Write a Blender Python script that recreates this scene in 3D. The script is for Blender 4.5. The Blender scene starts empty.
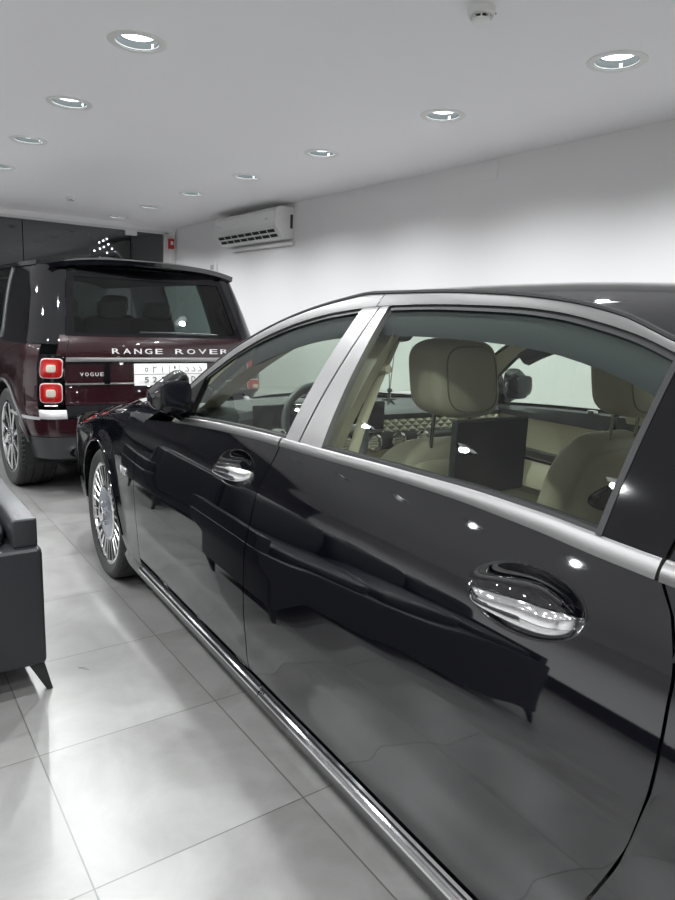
import bpy, bmesh, math, random
from mathutils import Vector, Matrix
random.seed(4)
PI = math.pi
sin, cos = math.sin, math.cos
sc = bpy.context.scene
COL = sc.collection

# ------------------------------------------------------------------ materials
def mat(name, color=(.8, .8, .8), rough=.5, metal=0., ior=1.5, emit=None, strength=1., coat=0., alpha=None):
    m = bpy.data.materials.new(name); m.use_nodes = True
    b = m.node_tree.nodes['Principled BSDF']
    b.inputs['Base Color'].default_value = (*color, 1)
    b.inputs['Roughness'].default_value = rough
    b.inputs['Metallic'].default_value = metal
    b.inputs['IOR'].default_value = ior
    b.inputs['Coat Weight'].default_value = coat
    b.inputs['Coat Roughness'].default_value = .02
    if emit:
        b.inputs['Emission Color'].default_value = (*emit, 1)
        b.inputs['Emission Strength'].default_value = strength
    return m
def nodes(m): return m.node_tree.nodes, m.node_tree.links, m.node_tree.nodes['Principled BSDF']
def add_noise_bump(m, scale=200, strength=.1, dist=.002, detail=2):
    n, l, b = nodes(m)
    tc = n.new('ShaderNodeTexCoord'); t = n.new('ShaderNodeTexNoise'); bp = n.new('ShaderNodeBump')
    t.inputs['Scale'].default_value = scale; t.inputs['Detail'].default_value = detail
    bp.inputs['Strength'].default_value = strength; bp.inputs['Distance'].default_value = dist
    l.new(tc.outputs['Object'], t.inputs['Vector']); l.new(t.outputs['Fac'], bp.inputs['Height'])
    l.new(bp.outputs['Normal'], b.inputs['Normal'])
    return m
def add_noise_color(m, c1, c2, scale=3, detail=4, lo=.35, hi=.65):
    n, l, b = nodes(m)
    tc = n.new('ShaderNodeTexCoord'); t = n.new('ShaderNodeTexNoise'); r = n.new('ShaderNodeValToRGB')
    t.inputs['Scale'].default_value = scale; t.inputs['Detail'].default_value = detail
    r.color_ramp.elements[0].position = lo; r.color_ramp.elements[0].color = (*c1, 1)
    r.color_ramp.elements[1].position = hi; r.color_ramp.elements[1].color = (*c2, 1)
    l.new(tc.outputs['Object'], t.inputs['Vector']); l.new(t.outputs['Fac'], r.inputs['Fac'])
    l.new(r.outputs['Color'], b.inputs['Base Color'])
    return m
def glass_mat(name, tint, ior=1.6):
    m = bpy.data.materials.new(name); m.use_nodes = True
    n, l = m.node_tree.nodes, m.node_tree.links
    n.remove(n['Principled BSDF'])
    out = n['Material Output']
    tr = n.new('ShaderNodeBsdfTransparent'); tr.inputs['Color'].default_value = (*tint, 1)
    gl = n.new('ShaderNodeBsdfGlossy'); gl.inputs['Roughness'].default_value = .0
    fr = n.new('ShaderNodeFresnel'); fr.inputs['IOR'].default_value = ior
    geo = n.new('ShaderNodeNewGeometry'); 
    mx = n.new('ShaderNodeMixShader')
    # the fresnel node inverts its index on back faces; the pane reflects alike from both sides
    mul = n.new('ShaderNodeMix'); mul.data_type = 'FLOAT'
    mul.inputs['A'].default_value = ior; mul.inputs['B'].default_value = 1 / ior
    l.new(geo.outputs['Backfacing'], mul.inputs['Factor']); l.new(mul.outputs['Result'], fr.inputs['IOR'])
    l.new(fr.outputs['Fac'], mx.inputs['Fac']); l.new(tr.outputs['BSDF'], mx.inputs[1]); l.new(gl.outputs['BSDF'], mx.inputs[2])
    l.new(mx.outputs['Shader'], out.inputs['Surface'])
    return m

M = {}
M['black_paint'] = mat('black car paint', (.0018, .0018, .0032), .03, 0, 1.85)
M['maroon_paint'] = mat('maroon metallic paint', (.0155, .0012, .0034), .25, .1, 1.5, coat=1.)
M['gloss_black'] = mat('gloss black trim', (.003, .003, .004), .05, 0, 1.5)
M['chrome'] = mat('polished chrome', (.82, .82, .83), .06, 1)
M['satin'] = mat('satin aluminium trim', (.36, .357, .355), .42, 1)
M['silver_plastic'] = mat('silver painted plastic', (.55, .55, .56), .3, .6)
M['rubber'] = mat('black rubber', (.012, .012, .013), .55)
M['tyre'] = mat('tyre rubber', (.022, .022, .022), .65)
M['plastic'] = mat('dark grey plastic', (.03, .031, .033), .45)
M['under'] = mat('matte black underbody', (.006, .006, .006), .8)
M['beige_leather'] = add_noise_bump(mat('beige leather', (.47, .42, .32), .45), 300, .15, .001)
M['seam'] = mat('dark beige seam piping', (.20, .18, .14), .5)
M['beige_plastic'] = mat('beige plastic trim', (.50, .45, .34), .5)
M['cream_head'] = mat('beige roof lining', (.30, .28, .23), .9)
M['dark_dash'] = mat('dark grey dashboard leather', (.045, .047, .052), .5)
M['wood'] = mat('dark lacquered wood', (.035, .032, .03), .12, coat=.6)
M['carpet'] = mat('dark carpet', (.03, .028, .025), .95)
M['screen'] = mat('dark display glass', (.004, .005, .009), .16)
M['glass'] = glass_mat('green tinted car glass', (.80, .87, .80))
M['privacy'] = glass_mat('dark privacy glass', (.30, .36, .34))
M['shopglass'] = glass_mat('shopfront glass', (.55, .57, .6), 2.2)
M['badge_silver'] = mat('silver lettering', (.70, .70, .70), .35, .35)
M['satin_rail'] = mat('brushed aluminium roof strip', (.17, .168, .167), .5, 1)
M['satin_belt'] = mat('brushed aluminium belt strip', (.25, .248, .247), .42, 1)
M['rail_grey'] = mat('slate grey roof trim', (.030, .036, .044), .6)
M['rim'] = mat('polished alloy rim', (.72, .72, .72), .16, 1)
M['rimdark'] = mat('dark grey wheel barrel', (.05, .05, .055), .4, .8)
M['disc'] = mat('steel brake disc', (.30, .30, .31), .35, 1)
M['cover'] = mat('blue grey hub cover plate', (.33, .36, .42), .22, .9)
M['red_lamp'] = mat('red lamp lens', (.27, .006, .006), .1, coat=1.)
M['red_glow'] = mat('bright red lamp lens', (.36, .014, .012), .1, coat=1.)
M['clear_lamp'] = mat('clear lamp lens', (.42, .38, .32), .15, coat=1.)
M['lamp_frame'] = mat('pale lamp ring', (.48, .40, .40), .2)
M['plate'] = mat('white number plate', (.80, .80, .78), .35)
M['plate_ink'] = mat('black plate ink', (.02, .02, .02), .5)
M['white_plastic'] = mat('white plastic', (.82, .82, .80), .35)
M['grey_plastic'] = mat('pale grey plastic', (.45, .45, .45), .4)
M['dark_slot'] = mat('dark opening', (.01, .01, .01), .7)
M['lamp_glow'] = mat('lit frosted lamp', (.9, .9, .9), .4, emit=(.93, .98, 1.0), strength=1.7)
M['reflector'] = mat('ribbed silver reflector', (.085, .098, .10), .4, .3)
M['sofa'] = add_noise_bump(mat('black leather', (.017, .018, .021), .38), 90, .22, .003)
M['red'] = mat('red enamel', (.5, .02, .02), .4)
M['brass_string'] = mat('dark cord', (.03, .03, .03), .7)
M['street'] = mat('lit street lamp', (1, 1, 1), .4, emit=(1, .97, .9), strength=8)
M['alu'] = mat('white frame paint', (.68, .68, .67), .4)

# quilted leather: stitched diamonds
q = mat('quilted beige leather', (.50, .45, .35), .45)
n_, l_, b_ = nodes(q)
tc = n_.new('ShaderNodeTexCoord'); mp = n_.new('ShaderNodeMapping'); vo = n_.new('ShaderNodeTexVoronoi'); bp = n_.new('ShaderNodeBump')
sx = n_.new('ShaderNodeSeparateXYZ'); l_.new(tc.outputs['Object'], sx.inputs[0])
def mnode(nd, lk, op, a, b=None, c=None):
    m = nd.new('ShaderNodeMath'); m.operation = op
    for i, v in enumerate((a, b, c)):
        if v is None: continue
        if isinstance(v, (int, float)): m.inputs[i].default_value = v
        else: lk.new(v, m.inputs[i])
    return m.outputs[0]
ax = mnode(n_, l_, 'MULTIPLY', sx.outputs['X'], 20.); az = mnode(n_, l_, 'MULTIPLY', sx.outputs['Z'], 28.)
p1 = mnode(n_, l_, 'PINGPONG', mnode(n_, l_, 'ADD', ax, az), .5); p2 = mnode(n_, l_, 'PINGPONG', mnode(n_, l_, 'SUBTRACT', ax, az), .5)
hh = mnode(n_, l_, 'POWER', mnode(n_, l_, 'MINIMUM', p1, p2), .4)
bp.inputs['Strength'].default_value = 1; bp.inputs['Distance'].default_value = .02
l_.new(hh, bp.inputs['Height']); l_.new(bp.outputs['Normal'], b_.inputs['Normal'])
M['quilt'] = q
# satin strip: brushed
add_noise_bump(M['satin'], 900, .03, .0005)
# paint flake on the maroon car
add_noise_bump(M['maroon_paint'], 900, .25, .0006, 0)

# floor: 60 cm stone tiles
fl = mat('grey stone floor tiles', (.5, .5, .49), .3, 0, 1.5)
n_, l_, b_ = nodes(fl)
TX, TY = 0.3747, 2.0566
tc = n_.new('ShaderNodeTexCoord'); sx = n_.new('ShaderNodeSeparateXYZ'); l_.new(tc.outputs['Object'], sx.inputs[0])
def linemask(o, off):
    a = mnode(n_, l_, 'DIVIDE', mnode(n_, l_, 'SUBTRACT', o, off), .6)
    d = mnode(n_, l_, 'PINGPONG', mnode(n_, l_, 'ADD', a, 0), .5)
    return mnode(n_, l_, 'LESS_THAN', d, .0034), mnode(n_, l_, 'FLOOR', a)
m1, i1 = linemask(sx.outputs['X'], TX); m2, i2 = linemask(sx.outputs['Y'], TY)
grout = mnode(n_, l_, 'MAXIMUM', m1, m2)
cx_ = n_.new('ShaderNodeCombineXYZ'); l_.new(i1, cx_.inputs[0]); l_.new(i2, cx_.inputs[1])
wn = n_.new('ShaderNodeTexWhiteNoise'); l_.new(cx_.outputs[0], wn.inputs['Vector'])
off = n_.new('ShaderNodeVectorMath'); off.operation = 'MULTIPLY_ADD'
l_.new(wn.outputs['Color'], off.inputs[0]); off.inputs[1].default_value = (9, 9, 9); l_.new(tc.outputs['Object'], off.inputs[2])
nz = n_.new('ShaderNodeTexNoise'); nz.inputs['Scale'].default_value = 3.2; nz.inputs['Detail'].default_value = 8; nz.inputs['Roughness'].default_value = .62; nz.inputs['Distortion'].default_value = .6
l_.new(off.outputs[0], nz.inputs['Vector'])
rp = n_.new('ShaderNodeValToRGB'); rp.color_ramp.elements[0].position = .25; rp.color_ramp.elements[1].position = .72
rp.color_ramp.elements[0].color = (.130, .128, .124, 1); rp.color_ramp.elements[1].color = (.212, .210, .205, 1)
l_.new(nz.outputs['Fac'], rp.inputs['Fac'])
mx = n_.new('ShaderNodeMix'); mx.data_type = 'RGBA'; l_.new(grout, mx.inputs['Factor']); l_.new(rp.outputs['Color'], mx.inputs['A']); mx.inputs['B'].default_value = (.07, .068, .065, 1)
l_.new(mx.outputs['Result'], b_.inputs['Base Color'])
rr = n_.new('ShaderNodeMapRange'); rr.inputs['To Min'].default_value = .22; rr.inputs['To Max'].default_value = .4; l_.new(nz.outputs['Fac'], rr.inputs['Value']); l_.new(rr.outputs[0], b_.inputs['Roughness'])
M['floor'] = fl
M['wall'] = add_noise_bump(mat('white wall paint', (.83, .82, .823), .65), 60, .05, .002)
M['ceiling'] = add_noise_bump(mat('white ceiling paint', (.95, .938, .955), .7), 1.2, .25, .03, 1)
M['dado'] = mat('dark wall panel', (.006, .006, .008), .3)
M['night'] = mat('night street', (.004, .004, .005), .9)

# ------------------------------------------------------------------ mesh builder
class MB:
    def __init__(s): s.v = []; s.f = []
    def add(s, verts, faces):
        o = len(s.v); s.v += [tuple(v) for v in verts]; s.f += [tuple(o + i for i in f) for f in faces]
    def grid(s, P, cu=False, cv=False):
        nu, nv = len(P), len(P[0]); vs = [p for row in P for p in row]; fs = []
        for i in range(nu if cu else nu - 1):
            for j in range(nv if cv else nv - 1):
                a = i * nv + j; b = ((i + 1) % nu) * nv + j; c_ = ((i + 1) % nu) * nv + (j + 1) % nv; d = i * nv + (j + 1) % nv
                fs.append((a, b, c_, d))
        s.add(vs, fs)
    def box(s, c, d, R=None):
        vs = []
        for x in (-.5, .5):
            for y in (-.5, .5):
                for z in (-.5, .5):
                    v = Vector((x * d[0], y * d[1], z * d[2]))
                    if R: v = R @ v
                    vs.append(v + Vector(c))
        s.add(vs, [(0, 1, 3, 2), (4, 6, 7, 5), (0, 4, 5, 1), (2, 3, 7, 6), (0, 2, 6, 4), (1, 5, 7, 3)])
    def tube(s, path, r, n=10, closed=False, flat=1.0, up=None):
        path = [Vector(p) for p in path]; N = len(path); P = []
        rs = r if isinstance(r, (list, tuple)) else [r] * N
        u = None
        for i, p in enumerate(path):
            t = (path[(i + 1) % N] - path[i - 1]) if closed else (path[min(i + 1, N - 1)] - path[max(i - 1, 0)])
            t.normalize()
            if u is None:
                u = Vector(up) if up else (Vector((0, 0, 1)) if abs(t.z) < .9 else Vector((1, 0, 0)))
            u = u - t * u.dot(t); u.normalize(); w = t.cross(u)
            P.append([p + (u * cos(2 * PI * k / n) + w * sin(2 * PI * k / n) * flat) * rs[i] for k in range(n)])
        s.grid(P, cu=closed, cv=True)
        if not closed:
            o = len(s.v) - N * n
            s.f.append(tuple(o + k for k in range(n))); s.f.append(tuple(o + (N - 1) * n + k for k in range(n)))
    def lathe(s, prof, n=32, M4=None, caps=False):
        P = []
        for r, z in prof:
            row = []
            for k in range(n):
                v = Vector((r * cos(2 * PI * k / n), r * sin(2 * PI * k / n), z))
                row.append(M4 @ v if M4 else v)
            P.append(row)
        s.grid(P, cv=True)
        if caps:
            o = len(s.v) - len(prof) * n
            s.f.append(tuple(o + k for k in range(n))); s.f.append(tuple(o + (len(prof) - 1) * n + k for k in range(n)))
    def prism(s, poly, d, M4=None):
        n = len(poly); vs = []
        for dz in (0, d):
            for x, y in poly:
                v = Vector((x, y, dz)); vs.append(M4 @ v if M4 else v)
        s.add(vs, [tuple(range(n)), tuple(range(n, 2 * n))] + [(i, (i + 1) % n, n + (i + 1) % n, n + i) for i in range(n)])
    def pillow(s, c, d, e=.35, R=None, nu=28, nv=20, warp=None):
        # rounded box (superellipsoid)
        def sp(x, q): return math.copysign(abs(x) ** q, x)
        P = []
        for i in range(nu):
            a = 2 * PI * i / nu; row = []
            for j in range(nv + 1):
                b = -PI / 2 + PI * j / nv
                v = Vector((sp(cos(a), e) * sp(cos(b), e) * d[0] / 2, sp(sin(a), e) * sp(cos(b), e) * d[1] / 2, sp(sin(b), e) * d[2] / 2))
                if warp: v = Vector(warp(v))
                if R: v = R @ v
                row.append(v + Vector(c))
            P.append(row)
        s.grid(P, cu=True)
    def build(s, name, m, parent=None, smooth=True, angle=35, bevel=0, seg=2, label=None, kind=None, weld=1e-5):
        me = bpy.data.meshes.new(name)
        bm = bmesh.new(); vs = [bm.verts.new(v) for v in s.v]
        for f in s.f:
            try: bm.faces.new([vs[i] for i in f])
            except ValueError: pass
        bmesh.ops.remove_doubles(bm, verts=bm.verts, dist=weld) if weld else None
        bmesh.ops.recalc_face_normals(bm, faces=bm.faces)
        if bevel:
            es = [e for e in bm.edges if len(e.link_faces) == 2 and e.calc_face_angle(0) > .5]
            bmesh.ops.bevel(bm, geom=es, offset=bevel, segments=seg, profile=.6, affect='EDGES', clamp_overlap=True)
        bm.to_mesh(me); bm.free()
        me.materials.append(m)
        if smooth:
            me.shade_smooth(); me.set_sharp_from_angle(angle=math.radians(angle))
        o = bpy.data.objects.new(name, me); COL.objects.link(o)
        if parent: o.parent = parent
        if label: o['label'] = label
        if kind: o['kind'] = kind
        return o
    def mirror(s):
        m = MB(); m.v = [(-x, y, z) for x, y, z in s.v]; m.f = list(s.f); return m

def tag(o, label, cat, group=None):
    o['label'] = label; o['category'] = cat
    if group: o['group'] = group
    return o
def thing(name, label, cat, loc=(0, 0, 0), rz=0, group=None):
    o = bpy.data.objects.new(name, None); COL.objects.link(o); o.location = loc; o.rotation_euler = (0, 0, rz)
    return tag(o, label, cat, group)
def struct(o): o['kind'] = 'structure'; return o
def copy_tree(o, parent=None):
    c_ = o.copy(); COL.objects.link(c_); c_.parent = parent
    for ch in list(o.children): copy_tree(ch, c_)
    return c_
def text_mesh(txt, size_w, size_h, thick, bold=False):
    """mesh verts/faces of a text, scaled into a box, x right, y up, z thickness, centred"""
    cu = bpy.data.curves.new('t', 'FONT'); cu.body = txt; cu.extrude = .02; cu.resolution_u = 3
    if bold: cu.offset = .012
    ob = bpy.data.objects.new('t', cu); COL.objects.link(ob)
    dg = bpy.context.evaluated_depsgraph_get(); dg.update()
    me = bpy.data.meshes.new_from_object(ob.evaluated_get(dg))
    vs = [v.co.copy() for v in me.vertices]; fs = [tuple(p.vertices) for p in me.polygons]
    bpy.data.objects.remove(ob); bpy.data.curves.remove(cu); bpy.data.meshes.remove(me)
    x0 = min(v.x for v in vs); x1 = max(v.x for v in vs); y0 = min(v.y for v in vs); y1 = max(v.y for v in vs)
    out = [Vector(((v.x - (x0 + x1) / 2) / max(x1 - x0, 1e-6) * size_w, (v.y - (y0 + y1) / 2) / max(y1 - y0, 1e-6) * size_h, (v.z / .04 + .5) * thick)) for v in vs]
    return out, fs

def pchip(xs, ys):
    n = len(xs); h = [xs[i + 1] - xs[i] for i in range(n - 1)]; d = [(ys[i + 1] - ys[i]) / h[i] for i in range(n - 1)]
    m = [d[0]] + [0] * (n - 2) + [d[-1]]
    for i in range(1, n - 1):
        if d[i - 1] * d[i] > 0:
            w1 = 2 * h[i] + h[i - 1]; w2 = h[i] + 2 * h[i - 1]
            m[i] = (w1 + w2) / (w1 / d[i - 1] + w2 / d[i])
    def f(x):
        if x <= xs[0]: return ys[0] + m[0] * (x - xs[0])
        if x >= xs[-1]: return ys[-1] + m[-1] * (x - xs[-1])
        lo = 0
        while x > xs[lo + 1]: lo += 1
        t = (x - xs[lo]) / h[lo]; t2 = t * t; t3 = t2 * t
        return (2 * t3 - 3 * t2 + 1) * ys[lo] + (t3 - 2 * t2 + t) * h[lo] * m[lo] + (-2 * t3 + 3 * t2) * ys[lo + 1] + (t3 - t2) * h[lo] * m[lo + 1]
    return f
def lerp(a, b, t): return a + (b - a) * t
def ss(a, b, x):
    t = min(1, max(0, (x - a) / (b - a))); return t * t * (3 - 2 * t)
def const(c): return lambda *_: c
# ------------------------------------------------------------------ camera
CH = 1.3786
F_ = Vector((.57305995, .79757991, -.18833106)); R_ = Vector((.81596047, -.57668061, .04059551)); U_ = Vector((.07622871, .17693436, .98126623))
cd = bpy.data.cameras.new('camera'); cam = bpy.data.objects.new('camera', cd); COL.objects.link(cam)
mw = Matrix((R_, U_, -F_)).transposed().to_4x4(); mw.translation = (0, 0, CH); cam.matrix_world = mw
cd.sensor_fit = 'HORIZONTAL'; cd.sensor_width = 36; cd.lens = 674.0 * 36 / 675; cd.clip_start = .05
sc.camera = cam
sc.view_settings.view_transform = 'Standard'; sc.view_settings.look = 'None'; sc.view_settings.gamma = 1
sc.view_settings.exposure = 1.36

# ------------------------------------------------------------------ room
HC = CH + 1.2; XW = 3.894; YB = 9.62; XL = -4.4; YF = -4.2
b = MB(); b.box(((XW + XL) / 2, (YB + YF) / 2, -.05), (XW - XL + .4, YB - YF + .4, .1)); struct(b.build('floor', M['floor'], smooth=False))
b = MB(); b.box((XW + .08, (YB + YF) / 2, HC / 2), (.16, YB - YF + .5, HC)); struct(b.build('wall_right', M['wall'], smooth=False))
b = MB(); b.box((XL - .08, (YB + YF) / 2, HC / 2), (.16, YB - YF + .5, HC)); struct(b.build('wall_left', M['wall'], smooth=False))
b = MB(); b.box(((XW + XL) / 2, YF - .08, HC / 2), (XW - XL, .16, HC)); struct(b.build('wall_front', M['wall'], smooth=False))
b = MB(); b.box((XL + .01, (YB + YF) / 2, .06), (.02, YB - YF - .04, .12)); struct(b.build('baseboard_left', M['dado'], smooth=False))
# back: white lintel, side post, glazed shopfront, the dark street behind
b = MB(); b.box(((XW + XL) / 2, YB + .08, HC - .03), (XW - XL, .16, .06)); b.box((3.84, YB + .08, HC / 2 - .03), (.1, .16, HC - .06)); struct(b.build('wall_back', M['wall'], smooth=False))
b = MB()
b.box((3.755, YB + .05, 1.26), (.07, .1, 2.5)); b.box(((3.79 + XL) / 2, YB + .05, 2.505), (3.79 - XL, .1, .035))
win = struct(b.build('window_1', M['alu'], smooth=False))
for i, (x0, x1) in enumerate(((XL, -.2), (-.2, 1.86), (1.86, 3.25), (3.25, 3.72))):
    b = MB(); b.box(((x0 + x1) / 2, YB + .05, 1.245), (x1 - x0 - .012, .012, 2.48)); b.build('pane', M['shopglass'], win, smooth=False)
b = MB(); b.box((3.25, YB + .03, 2.46), (.16, .05, .07)); b.build('glass_clamp', M['alu'], win, bevel=.004)
b = MB(); b.box((0, 14.5, -.06), (16, 9.3, .1)); struct(b.build('trim_2', M['night'], smooth=False, kind='structure'))
b = MB(); b.box((0, 18, 3), (20, .2, 6)); struct(b.build('trim_3', M['night'], smooth=False))

# ceiling with round holes for the downlights
RX, LX = 2.908, 1.149
RY = [-1.52, -.34, .84, 2.01, 3.13, 4.40, 5.57, 6.75, 7.94, 9.13]
LY = [-2.6, -1.42, -.24, .93, 2.1, 3.28, 4.46, 5.62, 6.82, 8.0, 9.15]
rows = [(RX, RY), (LX, LY), (-.62, LY), (-2.4, LY)]
HOLE = .098
b = MB(); ed = [XW + .05] + [(rows[i][0] + rows[i + 1][0]) / 2 for i in range(3)] + [XL - .05]
for i, (x, ys) in enumerate(rows):
    x1, x0 = ed[i], ed[i + 1]
    ye = [YF - .05] + [(ys[k] + ys[k + 1]) / 2 for k in range(len(ys) - 1)] + [YB + .05]
    for k, y in enumerate(ys):
        y0, y1 = ye[k], ye[k + 1]; n = 32; ci = []; co = []
        for j in range(n):
            a = 2 * PI * j / n + PI / 4; dx, dy = cos(a), sin(a)
            ci.append((x + HOLE * dx, y + HOLE * dy, HC))
            tx = ((x1 if dx > 0 else x0) - x) / dx if abs(dx) > 1e-6 else 9; ty = ((y1 if dy > 0 else y0) - y) / dy if abs(dy) > 1e-6 else 9
            t = min(tx, ty); co.append([x + t * dx, y + t * dy, HC])
        # snap to the four corners
        for (qx, qy) in ((x0, y0), (x0, y1), (x1, y0), (x1, y1)):
            jm = min(range(n), key=lambda j: (co[j][0] - qx) ** 2 + (co[j][1] - qy) ** 2); co[jm] = [qx, qy, HC]
        b.grid([ci, [tuple(p) for p in co]], cv=True)
b2 = MB(); b2.box(((XW + XL) / 2, (YB + YF) / 2, HC + .2), (XW - XL + .4, YB - YF + .4, .05))
b.add(b2.v, b2.f)
ce = b.build('ceiling', M['ceiling'], smooth=False); struct(ce)

def downlight(x, y, label, group):
    t = thing('ceiling_downlight', label, 'ceiling light', (x, y, HC), 0, group)
    b = MB(); b.lathe([(HOLE - .004, .004), (HOLE, -.006), (.118, -.008), (.131, -.003), (.132, .001)], 40); b.build('trim_ring', M['white_plastic'], t)
    b = MB(); b.lathe([(HOLE - .002, -.004), (HOLE - .004, .04), (.090, .085), (.0, .086)], 40); b.build('reflector', M['reflector'], t)
    b = MB(); b.lathe([(.0, .027), (.045, .027), (.078, .030), (.088, .036), (.0, .038)], 32); b.build('diffuser', M['lamp_glow'], t)
    for a in (.4, PI + .4):
        b = MB(); b.box((.0930 * cos(a), .0930 * sin(a), .012), (.003, .014, .018), Matrix.Rotation(a, 3, 'Z')); b.build('spring_clip', M['chrome'], t)
    ld = bpy.data.lights.new('lamp', 'SPOT'); ld.energy = SPOT_E * (.78 if x > 2 else ((.35 if y < 2.2 else 1.5) if x > 0 else (1.2 if x > -1 else 1.3))); ld.spot_size = math.radians(150); ld.spot_blend = .9; ld.shadow_soft_size = .035; ld.color = (.965, .99, 1.0)
    lo = bpy.data.objects.new('lamp', ld); COL.objects.link(lo); lo.parent = t; lo.location = (0, 0, -.022)
    return t
SPOT_E = 42
ordn = ['nearest', 'second', 'third', 'fourth', 'fifth', 'sixth', 'farthest']
for k, y in enumerate(RY):
    if k < 3: downlight(RX, y, 'round recessed downlight of the right row behind the viewer', 'ceiling downlights')
    else:
        o = ordn[k - 3]
        lab = {0: 'nearest downlight of the right ceiling row, top right above the white wall', 6: 'farthest downlight of the right ceiling row, beside the shopfront'}.get(k - 3, 'round recessed downlight, %s from the camera in the right ceiling row' % o)
        downlight(RX, y, lab, 'ceiling downlights')
for k, y in enumerate(LY):
    if k in (5, 6, 7, 8):
        o = ['nearest', 'second', 'third', 'fourth'][k - 5]
        downlight(LX, y, ['big round downlight at the upper left, nearest of the left ceiling row', 'round recessed downlight, second from the camera in the left ceiling row', 'round recessed downlight, third from the camera in the left ceiling row', 'round downlight cut by the left picture edge in the left ceiling row'][k - 5], 'ceiling downlights')
    else: downlight(LX, y, 'round recessed downlight of the left row outside the picture', 'ceiling downlights')
    for x in (-.62, -2.4): downlight(x, y, 'added round recessed downlight, out of view over the sofa side of the showroom', 'ceiling downlights')  # two unseen rows, added to light the left side of the room

def detector(x, y, label):
    t = thing('smoke_detector', label, 'smoke detector', (x, y, HC), 0, 'smoke detectors on the ceiling')
    b = MB(); b.lathe([(.0, 0), (.052, 0), (.054, -.004), (.052, -.024), (.046, -.03), (.0, -.03)], 36); b.build('base', M['white_plastic'], t)
    b = MB(); b.lathe([(.030, -.03), (.030, -.042)], 30); b.build('sensor_slot', M['dark_slot'], t)
    for k in range(8):
        pass
    b = MB()
    for k in range(8):
        a = 2 * PI * k / 8; b.box((.036 * cos(a), .036 * sin(a), -.036), (.012, .006, .014), Matrix.Rotation(a, 3, 'Z'))
    b.lathe([(.0, -.052), (.022, -.052), (.034, -.048), (.037, -.041), (.0, -.041)], 30); b.build('cap', M['white_plastic'], t)
    b = MB(); b.box((.038, -.036, -.02), (.006, .006, .004)); b.build('indicator_lamp', M['red'], t)
detector(2.064, 2.044, 'white round smoke detector at the top edge, between the nearest downlights')
detector(2.042, 7.99, 'small white smoke detector far back on the ceiling near the shopfront')

# access patch on the wall just under the ceiling
b = MB(); b.box((XW + .003, 3.675, 2.50), (.016, .2, .14)); tag(b.build('access_panel', M['wall'], bevel=.001), 'square painted cover plate high on the white wall under the ceiling', 'access panel')

# split air conditioner
t = thing('air_conditioner', 'white split air conditioner high on the right wall above the maroon car', 'air conditioner', (XW, 7.115, 2.205))
y0, y1 = -.735, .735
prof = [(0, .01), (-.05, 0), (-.13, .008), (-.165, .0485), (-.200, .0912), (-.2235, .122), (-.225, .15), (-.222, .25), (-.21, .30), (-.17, .325), (0, .325)]
b = MB(); b.grid([[(x, lerp(y0, y1, k), z) for x, z in prof] for k in (0, .02, .5, .98, 1)]); 
n = len(prof); b.add([(x, y0, z) for x, z in prof], [tuple(range(n))]); b.add([(x, y1, z) for x, z in prof], [tuple(range(n))])
b.build('casing', M['white_plastic'], t, bevel=.006, angle=50)
b = MB(); b.prism([(-.212, .125), (-.232, .150), (-.232, .275), (-.20, .295), (-.195, .2)], 1.43, Matrix.Translation((0, -.715, 0)) @ Matrix(((1, 0, 0, 0), (0, 0, 1, 0), (0, 1, 0, 0), (0, 0, 0, 1)))); b.build('front_panel', M['white_plastic'], t, bevel=.006)
fd = Vector((-.16, 0, .028)); 
def qd(u, w, off=.004):   # along the outlet slope
    a, c_ = Vector((-.135, 0, .012)), Vector((-.222, 0, .118)); p = a.lerp(c_, w); nrm = Vector((-.72, 0, -.69)); p = p + nrm * off; p.y = u; return p
for r_ in range(2):
    w0 = .12 + r_ * .42
    o = MB(); o.add([qd(-.68, w0), qd(.68, w0), qd(.68, w0 + .26), qd(-.68, w0 + .26)], [(0, 1, 2, 3)])
    o.build('air_outlet', M['dark_slot'], t, smooth=False)
    for k in range(9):
        u = -.68 + 1.36 * k / 8; bd = MB()
        bd.add([qd(u + su * .007, w0 + sw * .26, of) for of in (.001, .006) for su, sw in ((-1, 0), (1, 0), (1, 1), (-1, 1))], [(0, 1, 2, 3), (4, 5, 6, 7), (0, 1, 5, 4), (2, 3, 7, 6), (1, 2, 6, 5), (0, 3, 7, 4)])
        bd.build('outlet_vane', M['white_plastic'], t, smooth=False)
b = MB(); b.box((-.03, y0 - .001, .18), (.03, .004, .14)); b.build('side_slot', M['plastic'], t, smooth=False)
b = MB(); b.box((-.233, -.56, .20), (.012, .06, .012)); b.build('badge', M['chrome'], t, smooth=False)
b = MB(); b.box((-.227 - .006, .60, .205), (.004, .16, .008), Matrix.Rotation(.25, 3, 'X')); b.build('swoosh_mark', M['chrome'], t, smooth=False)
b = MB(); b.box((XW - .016, 7.05, 2.165), (.05, 1.4, .035)); tag(b.build('pipe_cover', M['white_plastic'], bevel=.005), 'slim white pipe cover along the wall under the air conditioner', 'pipe cover')
t = thing('wall_switch_box', 'small white socket box on the wall beneath the air conditioner', 'socket box', (XW, 8.34, 1.99))
b = MB(); b.box((-.012, 0, 0), (.024, .22, .12)); b.build('box', M['white_plastic'], t, bevel=.006)
b = MB(); b.box((-.027, 0, 0), (.006, .09, .06)); b.build('rocker', M['grey_plastic'], t, bevel=.002)
t = thing('fire_alarm', 'small red call point in the corner beside the shopfront', 'alarm', (3.815, YB, 2.36))
b = MB(); b.box((0, -.02, 0), (.075, .06, .14)); b.build('housing', M['red'], t, bevel=.008)
b = MB(); b.box((0, -.053, .01), (.04, .006, .05)); b.build('press_plate', M['white_plastic'], t, bevel=.002)
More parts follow.
